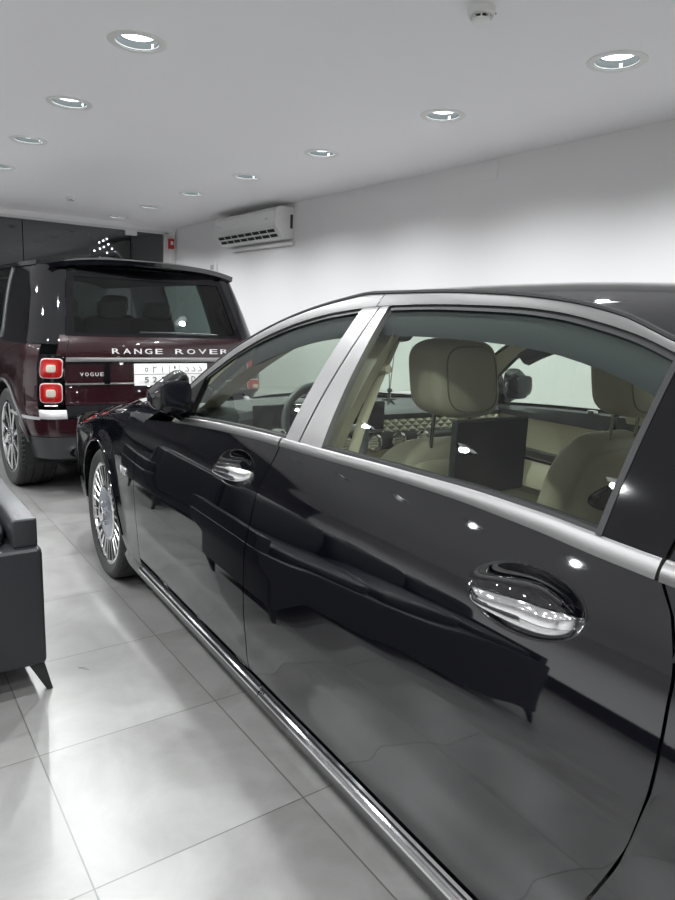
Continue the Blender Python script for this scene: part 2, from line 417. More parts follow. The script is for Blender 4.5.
b = MB(); b.tube([(3.86, YB - .02, 2.56), (3.855, YB - .02, 2.5), (3.84, YB - .025, 2.47), (3.86, YB - .02, 2.43), (3.835, YB - .02, 2.40)], .009, 8); tag(b.build('cable', M['white_plastic']), 'loose white cable hanging in the corner above the red call point', 'cable')
# a dark sign in the street with small lit lamps
t = thing('street_sign', 'dark sign outside with a cluster of tiny lit lamps, seen through the shopfront glass', 'sign', (4.26, 14.2, 0))
b = MB(); b.box((0, .06, 1.25), (.08, .08, 2.5)); b.build('post', M['night'], t, smooth=False)
b = MB(); b.box((0, .06, 2.66), (.56, .06, .40)); b.build('board', M['night'], t, smooth=False)
for (x, z) in ((4.15, 2.72), (4.23, 2.76), (4.30, 2.80), (4.16, 2.60), (4.24, 2.64), (4.33, 2.70), (4.05, 2.55), (4.40, 2.62), (4.47, 2.56), (4.30, 2.53)):
    b = MB(); b.pillow((x - 4.26, .02, z), (.034, .034, .034), 1, nu=10, nv=8); b.build('lamp', M['street'], t)
w_ = bpy.data.worlds.new('world'); sc.world = w_; w_.use_nodes = True
w_.node_tree.nodes['Background'].inputs['Color'].default_value = (.01, .011, .014, 1)
w_.node_tree.nodes['Background'].inputs['Strength'].default_value = 1
# ------------------------------------------------------------------ black sedan
# coordinates: L across (left flank ~.865, centre 1.81), s along (front positive), z up
LC, S0, MY = 1.81, 1.857, .036037
car = thing('sedan', 'black long sedan with chrome window trim nearest the viewer, filling the right of the picture', 'car',
            (LC * cos(MY) + S0 * sin(MY), -LC * sin(MY) + S0 * cos(MY), 0), -MY)
def V(L, s, z): return Vector((L - LC, s - S0, z))
L0 = .845
_in = pchip([.15, .20, .27, .35, .48, .58, .66, .70, .74, .80, .855, .875, .92, .97, 1.03, 1.10, 1.2, 1.3, 1.4, 1.5],
            [.085, .055, .036, .020, .005, .0, .0, .0035, .0105, .0235, .0365, .0425, .0605, .081, .107, .139, .1925, .254, .323, .40])
def crease(s): return .855 + .055 * (s - 1.75)
def taper(s):
    t = .02 * max(0, (s - 2.9) / .8) ** 2 if s > 2.9 else 0
    if s < 0: t += .13 * min(1.0, (-s) / 1.0) ** 2
    return t
def inset(s, z):
    v = _in(z)
    # falling feature line along the doors: a soft shelf just under it
    d = z - crease(s)
    k = ss(3.9, 3.2, s) * ss(.2, .9, s)
    pass
    # lower sculpt line rising to the rear
    d2 = z - (.40 + .03 * (1.6 - s)); v += ss(3.0, 2.4, s) * .0025 * math.exp(-(d2 / .05) ** 2)
    return v
def Ls(s, z): return L0 + taper(s) + inset(s, z)

class Patch:
    pass
def patch(sL, sR, zB, zT, nu, nv, off=0., flange=.03, dent=None, uf=None, crown=0., vf=None):
    """panel on the left flank; sL = front edge (as function of z), sR = rear edge, zB / zT functions of s"""
    f = lambda g: g if callable(g) else const(g)
    sL, sR, zB, zT = f(sL), f(sR), f(zB), f(zT)
    P = []; Q = []
    for i in range(nu + 1):
        u = i / nu
        if uf: u = uf(u)
        row = []; rq = []
        for j in range(nv + 1):
            v = j / nv; z = .7
            if vf: v = vf(v)
            for _ in range(7):
                s = sL(z) + (sR(z) - sL(z)) * u
                z = zB(s) + (zT(s) - zB(s)) * v
            o_ = off + crown * (1 - (2 * v - 1) ** 2)
            L = Ls(s, z) - o_ + (dent(s, z) if dent else 0)
            row.append(V(L, s, z)); rq.append(V(L + flange + off, s, z))
        P.append(row); Q.append(rq)
    b = MB(); b.grid(P)
    if flange:
        loop = [(i, 0) for i in range(nu)] + [(nu, j) for j in range(nv)] + [(i, nv) for i in range(nu, 0, -1)] + [(0, j) for j in range(nv, 0, -1)]
        b.grid([[P[i][j] for i, j in loop], [Q[i][j] for i, j in loop]], cv=True)
    return b
def lf(z0, s0, z1, s1): return lambda z: s0 + (s1 - s0) * (z - z0) / (z1 - z0)

# rails, belts, gaps (measured)
rail_lo = pchip([-.35, -.05, .25, .50, .663, .745, .844, .953, 1.07, 1.198, 1.343, 1.505, 1.591, 1.788, 1.98, 2.128, 2.281, 2.40, 2.562, 2.66],
                [1.035, 1.10, 1.205, 1.292, 1.349, 1.375, 1.397, 1.415, 1.425, 1.429, 1.431, 1.428, 1.424, 1.405, 1.367, 1.32, 1.25, 1.176, 1.064, .99])
rail_hi_s = [-.35, -.05, .25, .50, .675, .81, .972, 1.156, 1.374, 1.663, 1.822, 2.015, 2.187, 2.33, 2.45, 2.60, 2.69]
rail_hi_z = [1.045, 1.115, 1.222, 1.315, 1.369, 1.413, 1.441, 1.456, 1.463, 1.462, 1.440, 1.396, 1.335, 1.264, 1.182, 1.06, .985]
rail_hi = pchip(rail_hi_s, rail_hi_z)
belt_hi = pchip([-.4, .2, .647, .776, .927, 1.109, 1.254, 1.503, 1.712, 2.007, 2.327, 2.514, 2.7], [1.0, 1.035, 1.049, 1.054, 1.055, 1.051, 1.047, 1.038, 1.032, 1.020, 1.0, .984, .965])
belt_lo = lambda s: belt_hi(s) - .024 - .008 * ss(1.2, .6, s)
gapR = pchip([.2, .30, .36, .40, .45, .541, .60, .659, .75, .884, .97, 1.03, 1.2, 1.45], [.73, .66, .60, .575, .548, .506, .482, .463, .452, .461, .492, .530, .50, .46])
gapM = lambda z: 1.755 + .00 * z + (-.03 * ss(.86, 1.0, z)) + .015 * ss(.6, .3, z)
gapF = pchip([.2, .3, .48, .70, .9, .97], [2.915, 2.885, 2.855, 2.872, 2.885, 2.862])
G = .0028
SILL = .274
shz = pchip([2.4, 2.6, 2.9, 3.2, 3.5, 3.8, 4.1, 4.5], [.985, .975, .962, .945, .905, .845, .775, .68])   # fender top

# handle cups
def cup(sc_, zc, a, b_, d, tilt):
    def f(s, z):
        x, y = s - sc_, z - zc; xr = x * cos(tilt) + y * sin(tilt); yr = -x * sin(tilt) + y * cos(tilt)
        r2 = (xr / a) ** 2 + (yr / b_) ** 2
        return d * (1 - r2 ** 1.5) ** 1.35 if r2 < 1 else 0
    return f
TILT = -.05
cupF = cup(1.945, .902, .128, .056, .035, TILT); cupR = cup(.747, .910, .128, .056, .035, TILT)

def adaptive(c0, w):   # denser columns near c0 (fraction of the panel)
    def f(u):
        # warp: integrate density 1 + 2.5*gauss
        n = 200; tot = 0; acc = []
        for i in range(n + 1):
            x = i / n; tot += 1 + 3. * math.exp(-((x - c0) / w) ** 2); acc.append(tot)
        # invert
        t = u * (acc[-1] - acc[0]) + acc[0]
        for i in range(n):
            if acc[i] <= t <= acc[i + 1] + 1e-9:
                return (i + (t - acc[i]) / (acc[i + 1] - acc[i])) / n
        return 1.
    return f
bl = lambda s: belt_lo(s) - .001
door_panels = {}
def side_parts(mirror):
    mk = (lambda b: b.mirror()) if mirror else (lambda b: b)
    side = 'right' if mirror else 'left'
    q = .35 if mirror else 1
    N = lambda n: max(6, int(n * q))
    # ---- fender with wheel arch
    WC, WR, AR = 3.50, .335, .392
    def fb(s):
        d = AR * AR - (s - WC) ** 2
        return max(.235, WR + math.sqrt(d)) if d > 0 else .235
    def fuf(u):   # columns crowd the arch ends
        return u
    b = MB(); P = []
    ss_ = [gapF(.6) + 0 for _ in ()]
    xs = [2.862]; 
    svals = []
    for i in range(7): svals.append(lerp(0, WC - AR * .9999, i / 7))
    cols = [None] * 0
    aa = [PI * k / 44 for k in range(45)]
    sA = [('g', t / 8) for t in range(8)] + [('a', WC - AR * cos(a)) for a in aa] + [('n', t / 10) for t in range(1, 11)]
    P = []
    for k, t in sA:
        row = []
        for j in range(41):
            v = j / 40
            z = .6
            for _ in range(5):
                if k == 'g': s = lerp(gapF(z) + G, WC - AR * .9995, t)
                elif k == 'a': s = t
                else: s = lerp(WC + AR * .9995, 4.12, t)
                zb = fb(s) if k == 'a' else (.235 if k == 'g' else .25)
                zt = shz(s)
                z = zb + (zt - zb) * v
            rnd = .055 * max(0, (z - (zt - .075)) / .075) ** 2.2
            flare = -.012 * math.exp(-((math.hypot(s - WC, z - WR) - AR) / .05) ** 2)
            row.append(V(Ls(s, z) + rnd + flare, s, z))
        P.append(row)
    b.grid(P)
    # returned lip round the arch and along the door gap
    b.grid([[P[i][0] for i in range(len(P))], [P[i][0] + Vector((.05, 0, 0)) for i in range(len(P))]])
    b.grid([[P[0][j] for j in range(41)], [P[0][j] + Vector((.03, 0, 0)) for j in range(41)]])
    fen = mk(b).build('front_fender', M['black_paint'], car, angle=50)
    path = [P[8 + k][0] + Vector((-.002, 0, 0)) for k in range(45)]
    b = MB(); b.tube(path, .006, 8); mk(b).build('arch_lip', M['black_paint'], fen)
    if not mirror:
        vs, fs = text_mesh('V12', .085, .032, .004)
        b = MB(); b.add([V(Ls(3.02 - p.x, .672 + p.y) - .001 - p.z, 3.02 - p.x, .672 + p.y) for p in vs], fs); b.build('badge', M['badge_silver'], fen, smooth=False)
    # wheel housing
    b = MB(); b.grid([[V(L, WC - .41 * cos(a), .33 + .41 * sin(a)) for L in (.895, 1.2)] for a in [PI * k / 20 for k in range(-2, 23)]])
    n = 24; b.add([V(1.2, WC - .41 * cos(PI * k / n), .33 + .41 * sin(PI * k / n)) for k in range(n + 1)], [tuple(range(n + 1))])
    mk(b).build('wheel_housing', M['under'], car)
    # ---- doors
    for nm, gl, gr, dent, uc in (('front_door', lambda z: gapF(z) - G, lambda z: gapM(z) + G, cupF, .82), ('rear_door', lambda z: gapM(z) - G, lambda z: gapR(z) + G, cupR, .79)):
        b = patch(gl, gr, SILL + .018, bl, N(190), N(150), dent=None if mirror else dent, uf=None if mirror else adaptive(uc, .13), vf=None if mirror else adaptive(.86, .10))
        d = mk(b).build(nm, M['black_paint'], car, angle=40)
        # chrome belt strip
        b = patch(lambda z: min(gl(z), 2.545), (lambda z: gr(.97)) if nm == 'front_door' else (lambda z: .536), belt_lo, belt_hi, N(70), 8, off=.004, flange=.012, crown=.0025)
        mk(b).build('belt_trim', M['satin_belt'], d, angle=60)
        # glass
        top = lambda s: rail_lo(s) - .006
        if nm == 'front_door':
            b = patch(2.533, lf(1.03, 1.690, 1.4, 1.66), lambda s: belt_hi(s) - .004, lambda s: max(belt_hi(s) - .003, top(s)), N(40), N(20), off=-.010, flange=0)
            sl = patch(2.55, lf(1.03, 1.690, 1.4, 1.66), lambda s: max(belt_hi(s) + .0, rail_lo(s) - .014), lambda s: max(belt_hi(s) + .001, rail_lo(s) + .001), N(40), 3, off=-.003, flange=.014)
            pl = patch(lf(1.03, 1.707, 1.4, 1.671), lf(1.03, 1.634, 1.4, 1.593), lambda s: belt_hi(s), lambda s: rail_lo(s) - .001, 6, N(20), off=.003, flange=.02, crown=0)
        else:
            b = patch(lf(1.03, 1.52, 1.4, 1.55), .645, lambda s: belt_hi(s) - .004, top, N(50), N(20), off=-.010, flange=0)
            sl = patch(1.54, .64, lambda s: rail_lo(s) - .014, lambda s: rail_lo(s) + .001, N(40), 3, off=-.003, flange=.014)
            pl = patch(lf(1.03, 1.626, 1.4, 1.586), lf(1.03, 1.512, 1.4, 1.545), lambda s: belt_hi(s), lambda s: rail_lo(s) - .001, 8, N(20), off=.003, flange=.02, crown=0)
        g_ = mk(b).build('window_glass', M['glass'], d)
        mk(sl).build('window_seal', M['rubber'], d)
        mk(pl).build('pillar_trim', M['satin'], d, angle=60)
        bs = patch((lambda z: 2.53) if nm == 'front_door' else (lambda z: 1.51), (lambda z: 1.70) if nm == 'front_door' else (lambda z: .65), lambda s: belt_hi(s) - .002, lambda s: belt_hi(s) + .007, N(40), 3, off=0, flange=.02)
        mk(bs).build('belt_seal', M['rubber'], d)
        if nm == 'rear_door':
            qp = patch(.643, lambda z: gapR(z) + G, belt_hi, lambda s: rail_lo(s) - .002, 8, N(24), off=.004, flange=.02)
            mk(qp).build('quarter_trim', M['gloss_black'], d)
            rs = patch(.655, .643, belt_hi, lambda s: rail_lo(s) - .004, 3, N(20), off=.006, flange=.02)
            mk(rs).build('glass_channel', M['rubber'], d)
        else:
            mt = patch(2.60, 2.44, lambda s: belt_hi(s), lambda s: max(belt_hi(s) + .001, rail_lo(s) - .002), 8, 8, off=.004, flange=.02)
            mk(mt).build('mirror_triangle', M['gloss_black'], d)
        # sill strips carried by the door
        for z0, r_, nme, off in ((.263, .0075, 'sill_trim', .002),):
            s0, s1 = (gapF(.26) - .02, 1.69) if nm == 'front_door' else (1.684, gapR(.28) + .01)
            b = MB(); P = []
            pr = [(.0, .276), (.006, .276), (.010, .270), (.010, .264), (.003, .262), (.003, .256), (.014, .254), (.019, .247), (.019, .240), (.010, .234), (-.01, .232)]
            for k in range(N(60) + 1):
                s = lerp(s0, s1, k / N(60)); P.append([V(Ls(s, .255) - o_, s, z) for o_, z in pr])
            b.grid(P); b.f.append(tuple(range(len(b.v) - len(pr), len(b.v)))); b.f.append(tuple(range(len(pr))))
            mk(b).build('sill_trim', M['chrome'], d, angle=25)
            b = MB(); P = []
            for k in range(31):
                s = lerp(s0, s1, k / 30); P.append([V(Ls(s, .255) - o_, s, z) for o_, z in ((.0, .2785), (.008, .2775), (.0115, .2725), (.0115, .2715), (.004, .2705))])
            # black inlay between the two bright edges
            P2 = []
            for k in range(31):
                s = lerp(s0 - .002, s1 + .002, k / 30); P2.append([V(Ls(s, .255) - o_, s, z) for o_, z in ((.0105, .2695), (.0125, .2685), (.0125, .2655), (.0105, .2645))])
            b.grid(P2); mk(b).build('sill_inlay', M['gloss_black'], d)
        door_panels[(nm, side)] = d
        # handle
        cs, cz = (1.945, .902) if nm == 'front_door' else (.747, .910)
        b = MB(); P = []; n = 26; m = 16
        for k in range(n + 1):
            t = k / n; x = (t - .5) * .236     # along, + = front
            s = cs - x * 1.0; zc = cz - .010 + x * .06
            bow = .040 * (1 - (2 * t - 1) ** 4) ** .6 if 0 < t < 1 else 0
            hgt = .0185 * (.42 + .58 * min(1, t * 1.7)) * (1 - abs(2 * t - 1) ** 6) ** .5 + .003; th = .010 * (1 - abs(2 * t - 1) ** 6) ** .5 + .002
            base = Ls(s, zc) + .022
            row = []
            for q_ in range(m):
                a = 2 * PI * q_ / m; sx = math.copysign(abs(cos(a)) ** .6, cos(a)); sz = math.copysign(abs(sin(a)) ** .8, sin(a))
                row.append(V(base - bow - th + th * sx + .010 * sz * .5, s, zc + hgt * sz))
            P.append(row)
        b.grid(P, cv=True); b.f.append(tuple(range(m))); b.f.append(tuple(range(len(b.v) - m, len(b.v))))
        hd = mk(b).build('door_handle', M['chrome'], d, angle=60)
        b = MB(); P = []
        for k in range(13):   # black sheet imitating the dark reflection on the chrome grip's lower face
            t = lerp(.10, .82, k / 12); x = (t - .5) * .236; s = cs - x; zc = cz - .010 + x * .06
            bow = .040 * (1 - (2 * t - 1) ** 4) ** .6; base = Ls(s, zc) + .022
            hg = .0185 * (.42 + .58 * min(1, t * 1.7)); P.append([V(base - bow - .0235 + .004 * (1 - w_) , s, zc - hg * .98 + hg * .95 * w_) for w_ in (0, .3, .6, 1)])
        b.grid(P); mk(b).build('grip_dark_reflection', M['gloss_black'], hd)
    # ---- roof rail strip
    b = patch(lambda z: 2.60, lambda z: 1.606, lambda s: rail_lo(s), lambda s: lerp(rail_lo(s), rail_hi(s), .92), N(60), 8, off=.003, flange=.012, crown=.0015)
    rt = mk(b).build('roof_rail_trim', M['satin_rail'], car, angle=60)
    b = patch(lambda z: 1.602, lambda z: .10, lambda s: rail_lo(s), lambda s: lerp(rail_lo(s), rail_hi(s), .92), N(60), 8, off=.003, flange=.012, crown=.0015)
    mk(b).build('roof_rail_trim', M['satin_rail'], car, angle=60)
    b = MB(); b.tube([V(Ls(s, rail_hi(s)) + .002, s, rail_hi(s) + .001) for s in [lerp(.1, 2.55, k / 50) for k in range(51)]], .007, 8); mk(b).build('roof_drip_seal', M['rubber'], car)
    # ---- quarter panel and C pillar
    RC = .08
    b = MB(); P = []
    def qb(s):
        d = AR * AR - (s - RC) ** 2
        return max(.25, WR + math.sqrt(d)) if d > 0 else .25
    sl = [('g', t / 6) for t in range(7)] + [('a', RC + AR * cos(PI * k / 36)) for k in range(1, 36)] + [('t', t / 10) for t in range(11)]
    for k, t in sl:
        row = []
        for j in range(N(40) + 1):
            v = j / N(40); z = .6
            for _ in range(7):
                if k == 'g': s = lerp(gapR(z) - G, min(gapR(z) - G - .001, RC + AR * .9999), t) if z < .62 else lerp(gapR(z) - G, RC + AR * .9999 - .2 * t, t) if False else lerp(gapR(z) - G, gapR(z) - G - .004, t)
                elif k == 'a': s = min(t, gapR(z) - G - .004)
                else: s = lerp(RC - AR * .9999, -.78, t)
                zb = qb(s); zt = belt_lo(s) if s > -.35 else 1.0 - .06 * ((-.35 - s) / .6)
                z = zb + (zt - zb) * v
            row.append(V(Ls(s, z), s, z))
        P.append(row)
    b.grid(P)
    b.grid([[r_[0] for r_ in P], [r_[0] + Vector((.04, 0, 0)) for r_ in P]]); b.grid([P[0], [p + Vector((.03, 0, 0)) for p in P[0]]])
    qpn = mk(b).build('quarter_panel', M['black_paint'], car, angle=50)
    b = patch(lambda z: gapR(z) - G, -.33, belt_hi, lambda s: max(belt_hi(s) + .001, rail_hi(s)), 24, 20, flange=.02); mk(b).build('rear_pillar', M['black_paint'], car)
    b = patch(.529, .10, belt_lo, belt_hi, 20, 6, off=.004, flange=.012, crown=.006); mk(b).build('belt_trim', M['satin_belt'], qpn, angle=60)
    b = MB(); b.grid([[V(L, RC - .40 * cos(a), .33 + .41 * sin(a)) for L in (.895, 1.2)] for a in [PI * k / 20 for k in range(-2, 23)]])
    mk(b).build('wheel_housing', M['under'], car)
    # ---- rocker skirt
    b = MB(); P = []
    for k in range(41):
        s = lerp(3.155, .56, k / 40); P.append([V(Ls(s, .255) - o_, s, z) for o_, z in ((-.02, .285), (-.006, .27), (-.002, .245), (.004, .225), (-.004, .185), (-.025, .165), (-.10, .16))])
    b.grid(P); mk(b).build('sill_skirt', M['black_paint'], car)
    # ---- door mirror
    b = MB()
    def wm(v):
        x, y, z = v   # x across (- = outboard), y along, z
        y2 = y + (.05 * (x / .12) ** 2 if y > 0 else .0) * -1
        return (x, y2, z * (1 - .22 * (x / .125) * -1 * 0 - .15 * max(0, y / .1)))
    cmx, cms, cmz = .858, 2.44, 1.106
    b.pillow(V(cmx, cms, cmz), (.150, .16, .142), .62, nu=44, nv=28, warp=lambda v: (v[0], (v[1] if v[1] > 0 else v[1] * .45), v[2] * (1 - .95 * max(0, (.045 - v[0]) / .125) ** 1.05 * (v[2] > 0)) - .02 * max(0, (.03 - v[0]) / .105) ))
    mir = mk(b).build('door_mirror', M['black_paint'], car)
    b = MB(); P = []
    for k in range(25):     # chrome / indicator band round the housing
        a = PI * (k / 24) * 1.0
        x = -.118 * cos(a); y = .088 * sin(a) ** .7
        P.append([V(cmx + x * 1.0, cms + y * 1.0 - .004, cmz + z) for z in (-.036, -.012)])
    b.grid(P); b2 = MB(); b2.grid([[p + Vector((p.x * 0, .002, 0)) for p in r_] for r_ in P])
    b = MB(); b.grid([[V(cmx - .0765 * cos(a), cms + .0830 * max(0, sin(a)) ** .75 + .0015, cmz + z) for z in (-.052, -.036, -.02, -.008)] for a in [PI * (.02 + .96 * k / 28) for k in range(29)]])
    mk(b).build('indicator_band', M['chrome'], mir)
    b = MB(); b.pillow(V(cmx + .014, cms - .037, cmz - .016), (.118, .016, .095), .55); mk(b).build('mirror_glass', M['screen'], mir)
    b = MB(); b.tube([V(.865, 2.46, 1.04), V(.90, 2.48, 1.015), V(.955, 2.50, .99)], [.03, .028, .034], 14, flat=.7); mk(b).build('mirror_foot', M['gloss_black'], mir)
    b = MB(); b.pillow(V(cmx + .02, cms, cmz - .07), (.12, .08, .05), .7); mk(b).build('mirror_base', M['gloss_black'], mir)
side_parts(False); side_parts(True)

# ---- roof, screens, bonnet, boot
cz = pchip([-.4, 0, .4, .8, 1.2, 1.6, 2.0, 2.2], [1.17, 1.34, 1.455, 1.50, 1.514, 1.508, 1.458, 1.405])
b = MB(); P = []
for i in range(61):
    s0 = lerp(2.02, .42, i / 60); row = []
    for j in range(41):
        x = -1 + 2 * j / 40
        fr = ss(1.3, 2.02, s0); rr_ = ss(.9, .42, s0)
        s = s0 + (1 - x * x) * (.10 * fr - .10 * rr_)
        ze = rail_hi(s0); Le = Ls(s0, ze) + .004; hw = LC - Le
        zc = cz(s) ; zz = ze + (zc - ze) * (1 - abs(x) ** 2.3)
        row.append(V(LC + x * hw, s, zz))
    P.append(row)
b.grid(P); roof = b.build('roof', M['black_paint'], car)
b = MB(); b.grid([[p + Vector((0, 0, -.045)) if abs(p.x) < .55 else p + Vector((-.02 * (1 if p.x > 0 else -1), 0, -.045)) for p in r_] for r_ in P]); b.build('roof_lining', M['cream_head'], car)
b = MB()
for sgn in (1, -1): b.grid([[Vector((sgn * abs(V(Ls(s, z) + d, s, z).x), s - S0, z)) for d, z in ((.014, rail_lo(s) - .010), (.022, rail_lo(s) - .055), (.04, rail_lo(s) - .085), (.075, rail_lo(s) - .075), (.10, rail_lo(s) - .03), (.11, rail_hi(s) - .03))] for s in [lerp(2.2, .3, k / 40) for k in range(41)]])
b.build('inner_rail', M['rail_grey'], car)
# windscreen
def wedge(v):
    s = lerp(2.605, 2.0, v); z = rail_hi(s); return Ls(s, z) + .008, s, z
P = []
for i in range(25):
    v = i / 24; Le, se, ze = wedge(v); sc_ = lerp(2.93, 2.11, v); zc = lerp(1.005, 1.45, v) + .03 * sin(PI * v); row = []
    for j in range(31):
        x = -1 + 2 * j / 30; row.append(V(LC + x * (LC - Le), sc_ - (sc_ - se) * x * x, zc - (zc - ze) * abs(x) ** 2.2))
    P.append(row)
b = MB(); b.grid([r_[1:-1] for r_ in P]); b.build('windscreen', M['glass'], car)
for k0, k1 in ((0, 2), (28, 30)):
    b = MB(); b.grid([r_[k0:k1 + 1] for r_ in P]); b.grid([[p + Vector((0, -.03, -.02)) for p in r_[k0:k1 + 1]] for r_ in P]); b.build('front_pillar', M['black_paint'], car)
    b = MB(); b.grid([[p + Vector((0, -.055, -.03)) for p in (r_[k0] + Vector((.05 if k0 == 0 else -.05, 0, -.02)), r_[k1] + Vector((.05 if k0 == 0 else -.05, 0, -.02)))] for r_ in P]); b.build('pillar_lining', M['beige_plastic'], car)
# rear screen
b = MB(); P = []
for i in range(17):
    v = i / 16; s = lerp(.42, -.33, v); ze = rail_hi(s); Le = Ls(s, ze) + .004; zc = lerp(1.43, 1.055, v) + .03 * sin(PI * v); row = []
    for j in range(21):
        x = -1 + 2 * j / 20; row.append(V(LC + x * (LC - Le), s - .10 * (1 - x * x), ze + (zc - ze) * (1 - abs(x) ** 2.2)))
    P.append(row)
b.grid(P); b.build('rear_screen', M['glass'], car)
# bonnet
b = MB(); P = []
for i in range(41):
    v = i / 40; row = []
    for j in range(37):
        x = -1 + 2 * j / 36
        s = lerp(2.62 + .30 * (1 - x * x), 4.12 + .26 * (1 - x * x), v)
        se = lerp(2.62, 4.12, v); ze = shz(se); Le = Ls(se, ze) + .057
        crown = lerp(.045, .055, v) * (1 - abs(x) ** 2.4) + .008 * math.exp(-((abs(x) - .78) / .07) ** 2)
        row.append(V(LC + x * (LC - Le), s, ze + crown - .02 * v * (1 - x * x)))
    P.append(row)
b.grid(P); b.build('bonnet', M['black_paint'], car)
b = MB(); b.grid([[V(LC + x * .82, 2.60 + .30 * (1 - x * x) + d, .985 + .03 * (1 - x * x) - dz) for d, dz in ((.06, .0), (0, .012), (-.10, .0))] for x in [-1 + 2 * j / 20 for j in range(21)]]); b.build('cowl', M['plastic'], car)
# nose
def ring(s_in, n=3.0, count=41, w=None):
    out = []
    for k in range(count):
        a = -PI / 2 + PI * k / (count - 1)
        cx = math.copysign(abs(sin(a)) ** (2 / n), sin(a)); cy = abs(cos(a)) ** (2 / n)
        out.append((cx, cy))
    return out
b = MB(); P = []
for z, ins in ((.16, .10), (.20, .04), (.30, .012), (.45, .0), (.60, .005), (.68, .02), (.74, .055), (.765, .09)):
    row = []
    for cx, cy in ring(0):
        w = LC - Ls(4.12, min(z, .72)) - ins * .3 + .004
        row.append(V(LC + cx * w, 4.12 + cy * (.34 - ins) , z + (.0 if z < .7 else -.0)))
    P.append(row)
b.grid(P); nose = b.build('front_bumper', M['black_paint'], car)
b = MB(); b.grid([[V(LC + x * .42, 4.12 + .335 * (1 - abs(x * .46) ** 3) + .012 - (z - .3) * .06, z) for z in (.30, .42, .54, .66)] for x in [-1 + 2 * j / 12 for j in range(13)]]); gr = b.build('grille', M['dark_slot'], car)
b = MB()
for k in range(9): b.tube([V(LC + x * .42, 4.12 + .335 * (1 - abs(x * .46) ** 3) + .018 - (.31 + k * .042 - .3) * .06, .31 + k * .042) for x in [-1 + 2 * j / 12 for j in range(13)]], .006, 6)
b.build('grille_bar', M['chrome'], gr)
for sg in (-1, 1):
    b = MB(); b.pillow(V(LC + sg * .70, 4.27, .635), (.28, .20, .12), .6, R=Matrix.Rotation(-sg * .5, 3, 'Z')); b.build('headlamp', M['clear_lamp'], car)
# boot and tail
b = MB(); P = []
for i in range(21):
    v = i / 20; row = []
    for j in range(25):
        x = -1 + 2 * j / 24; s = lerp(-.33, -.86, v) - .10 * (1 - x * x); hw = LC - Ls(lerp(-.33, -.8, v), .99)
        row.append(V(LC + x * hw, s, lerp(1.045, .965, v) + .03 * (1 - x * x)))
    P.append(row)
b.grid(P); b.build('boot_lid', M['black_paint'], car)
b = MB(); P = []
for z, ins in ((.20, .10), (.26, .03), (.45, .0), (.62, .02), (.80, .05), (.93, .05), (.985, .09)):
    row = []
    for cx, cy in ring(0, 3.2):
        w = LC - Ls(-.78, min(z, .95)) + .002
        row.append(V(LC + cx * w, -.78 - cy * (.24 - ins), z))
    P.append(row)
b.grid(P); b.build('rear_bumper', M['black_paint'], car)
for sg in (-1, 1):
    b = MB(); b.pillow(V(LC + sg * .62, -.93, .80), (.40, .10, .13), .5, R=Matrix.Rotation(sg * .25, 3, 'Z')); b.build('tail_lamp', M['red_lamp'], car)
b = MB(); b.box(V(LC, 1.7, .215), (1.50, 4.9, .07)); b.box(V(LC, 3.6, .45), (1.0, 1.1, .40)); b.box(V(LC, 2.88, .62), (1.55, .05, .66)); b.box(V(LC, -.3, .55), (1.1, .8, .5)); b.build('underbody', M['under'], car, smooth=False)
b = MB(); b.box(V(LC, 1.5, .275), (1.60, 2.7, .03)); b.build('cabin_floor', M['carpet'], car, smooth=False)

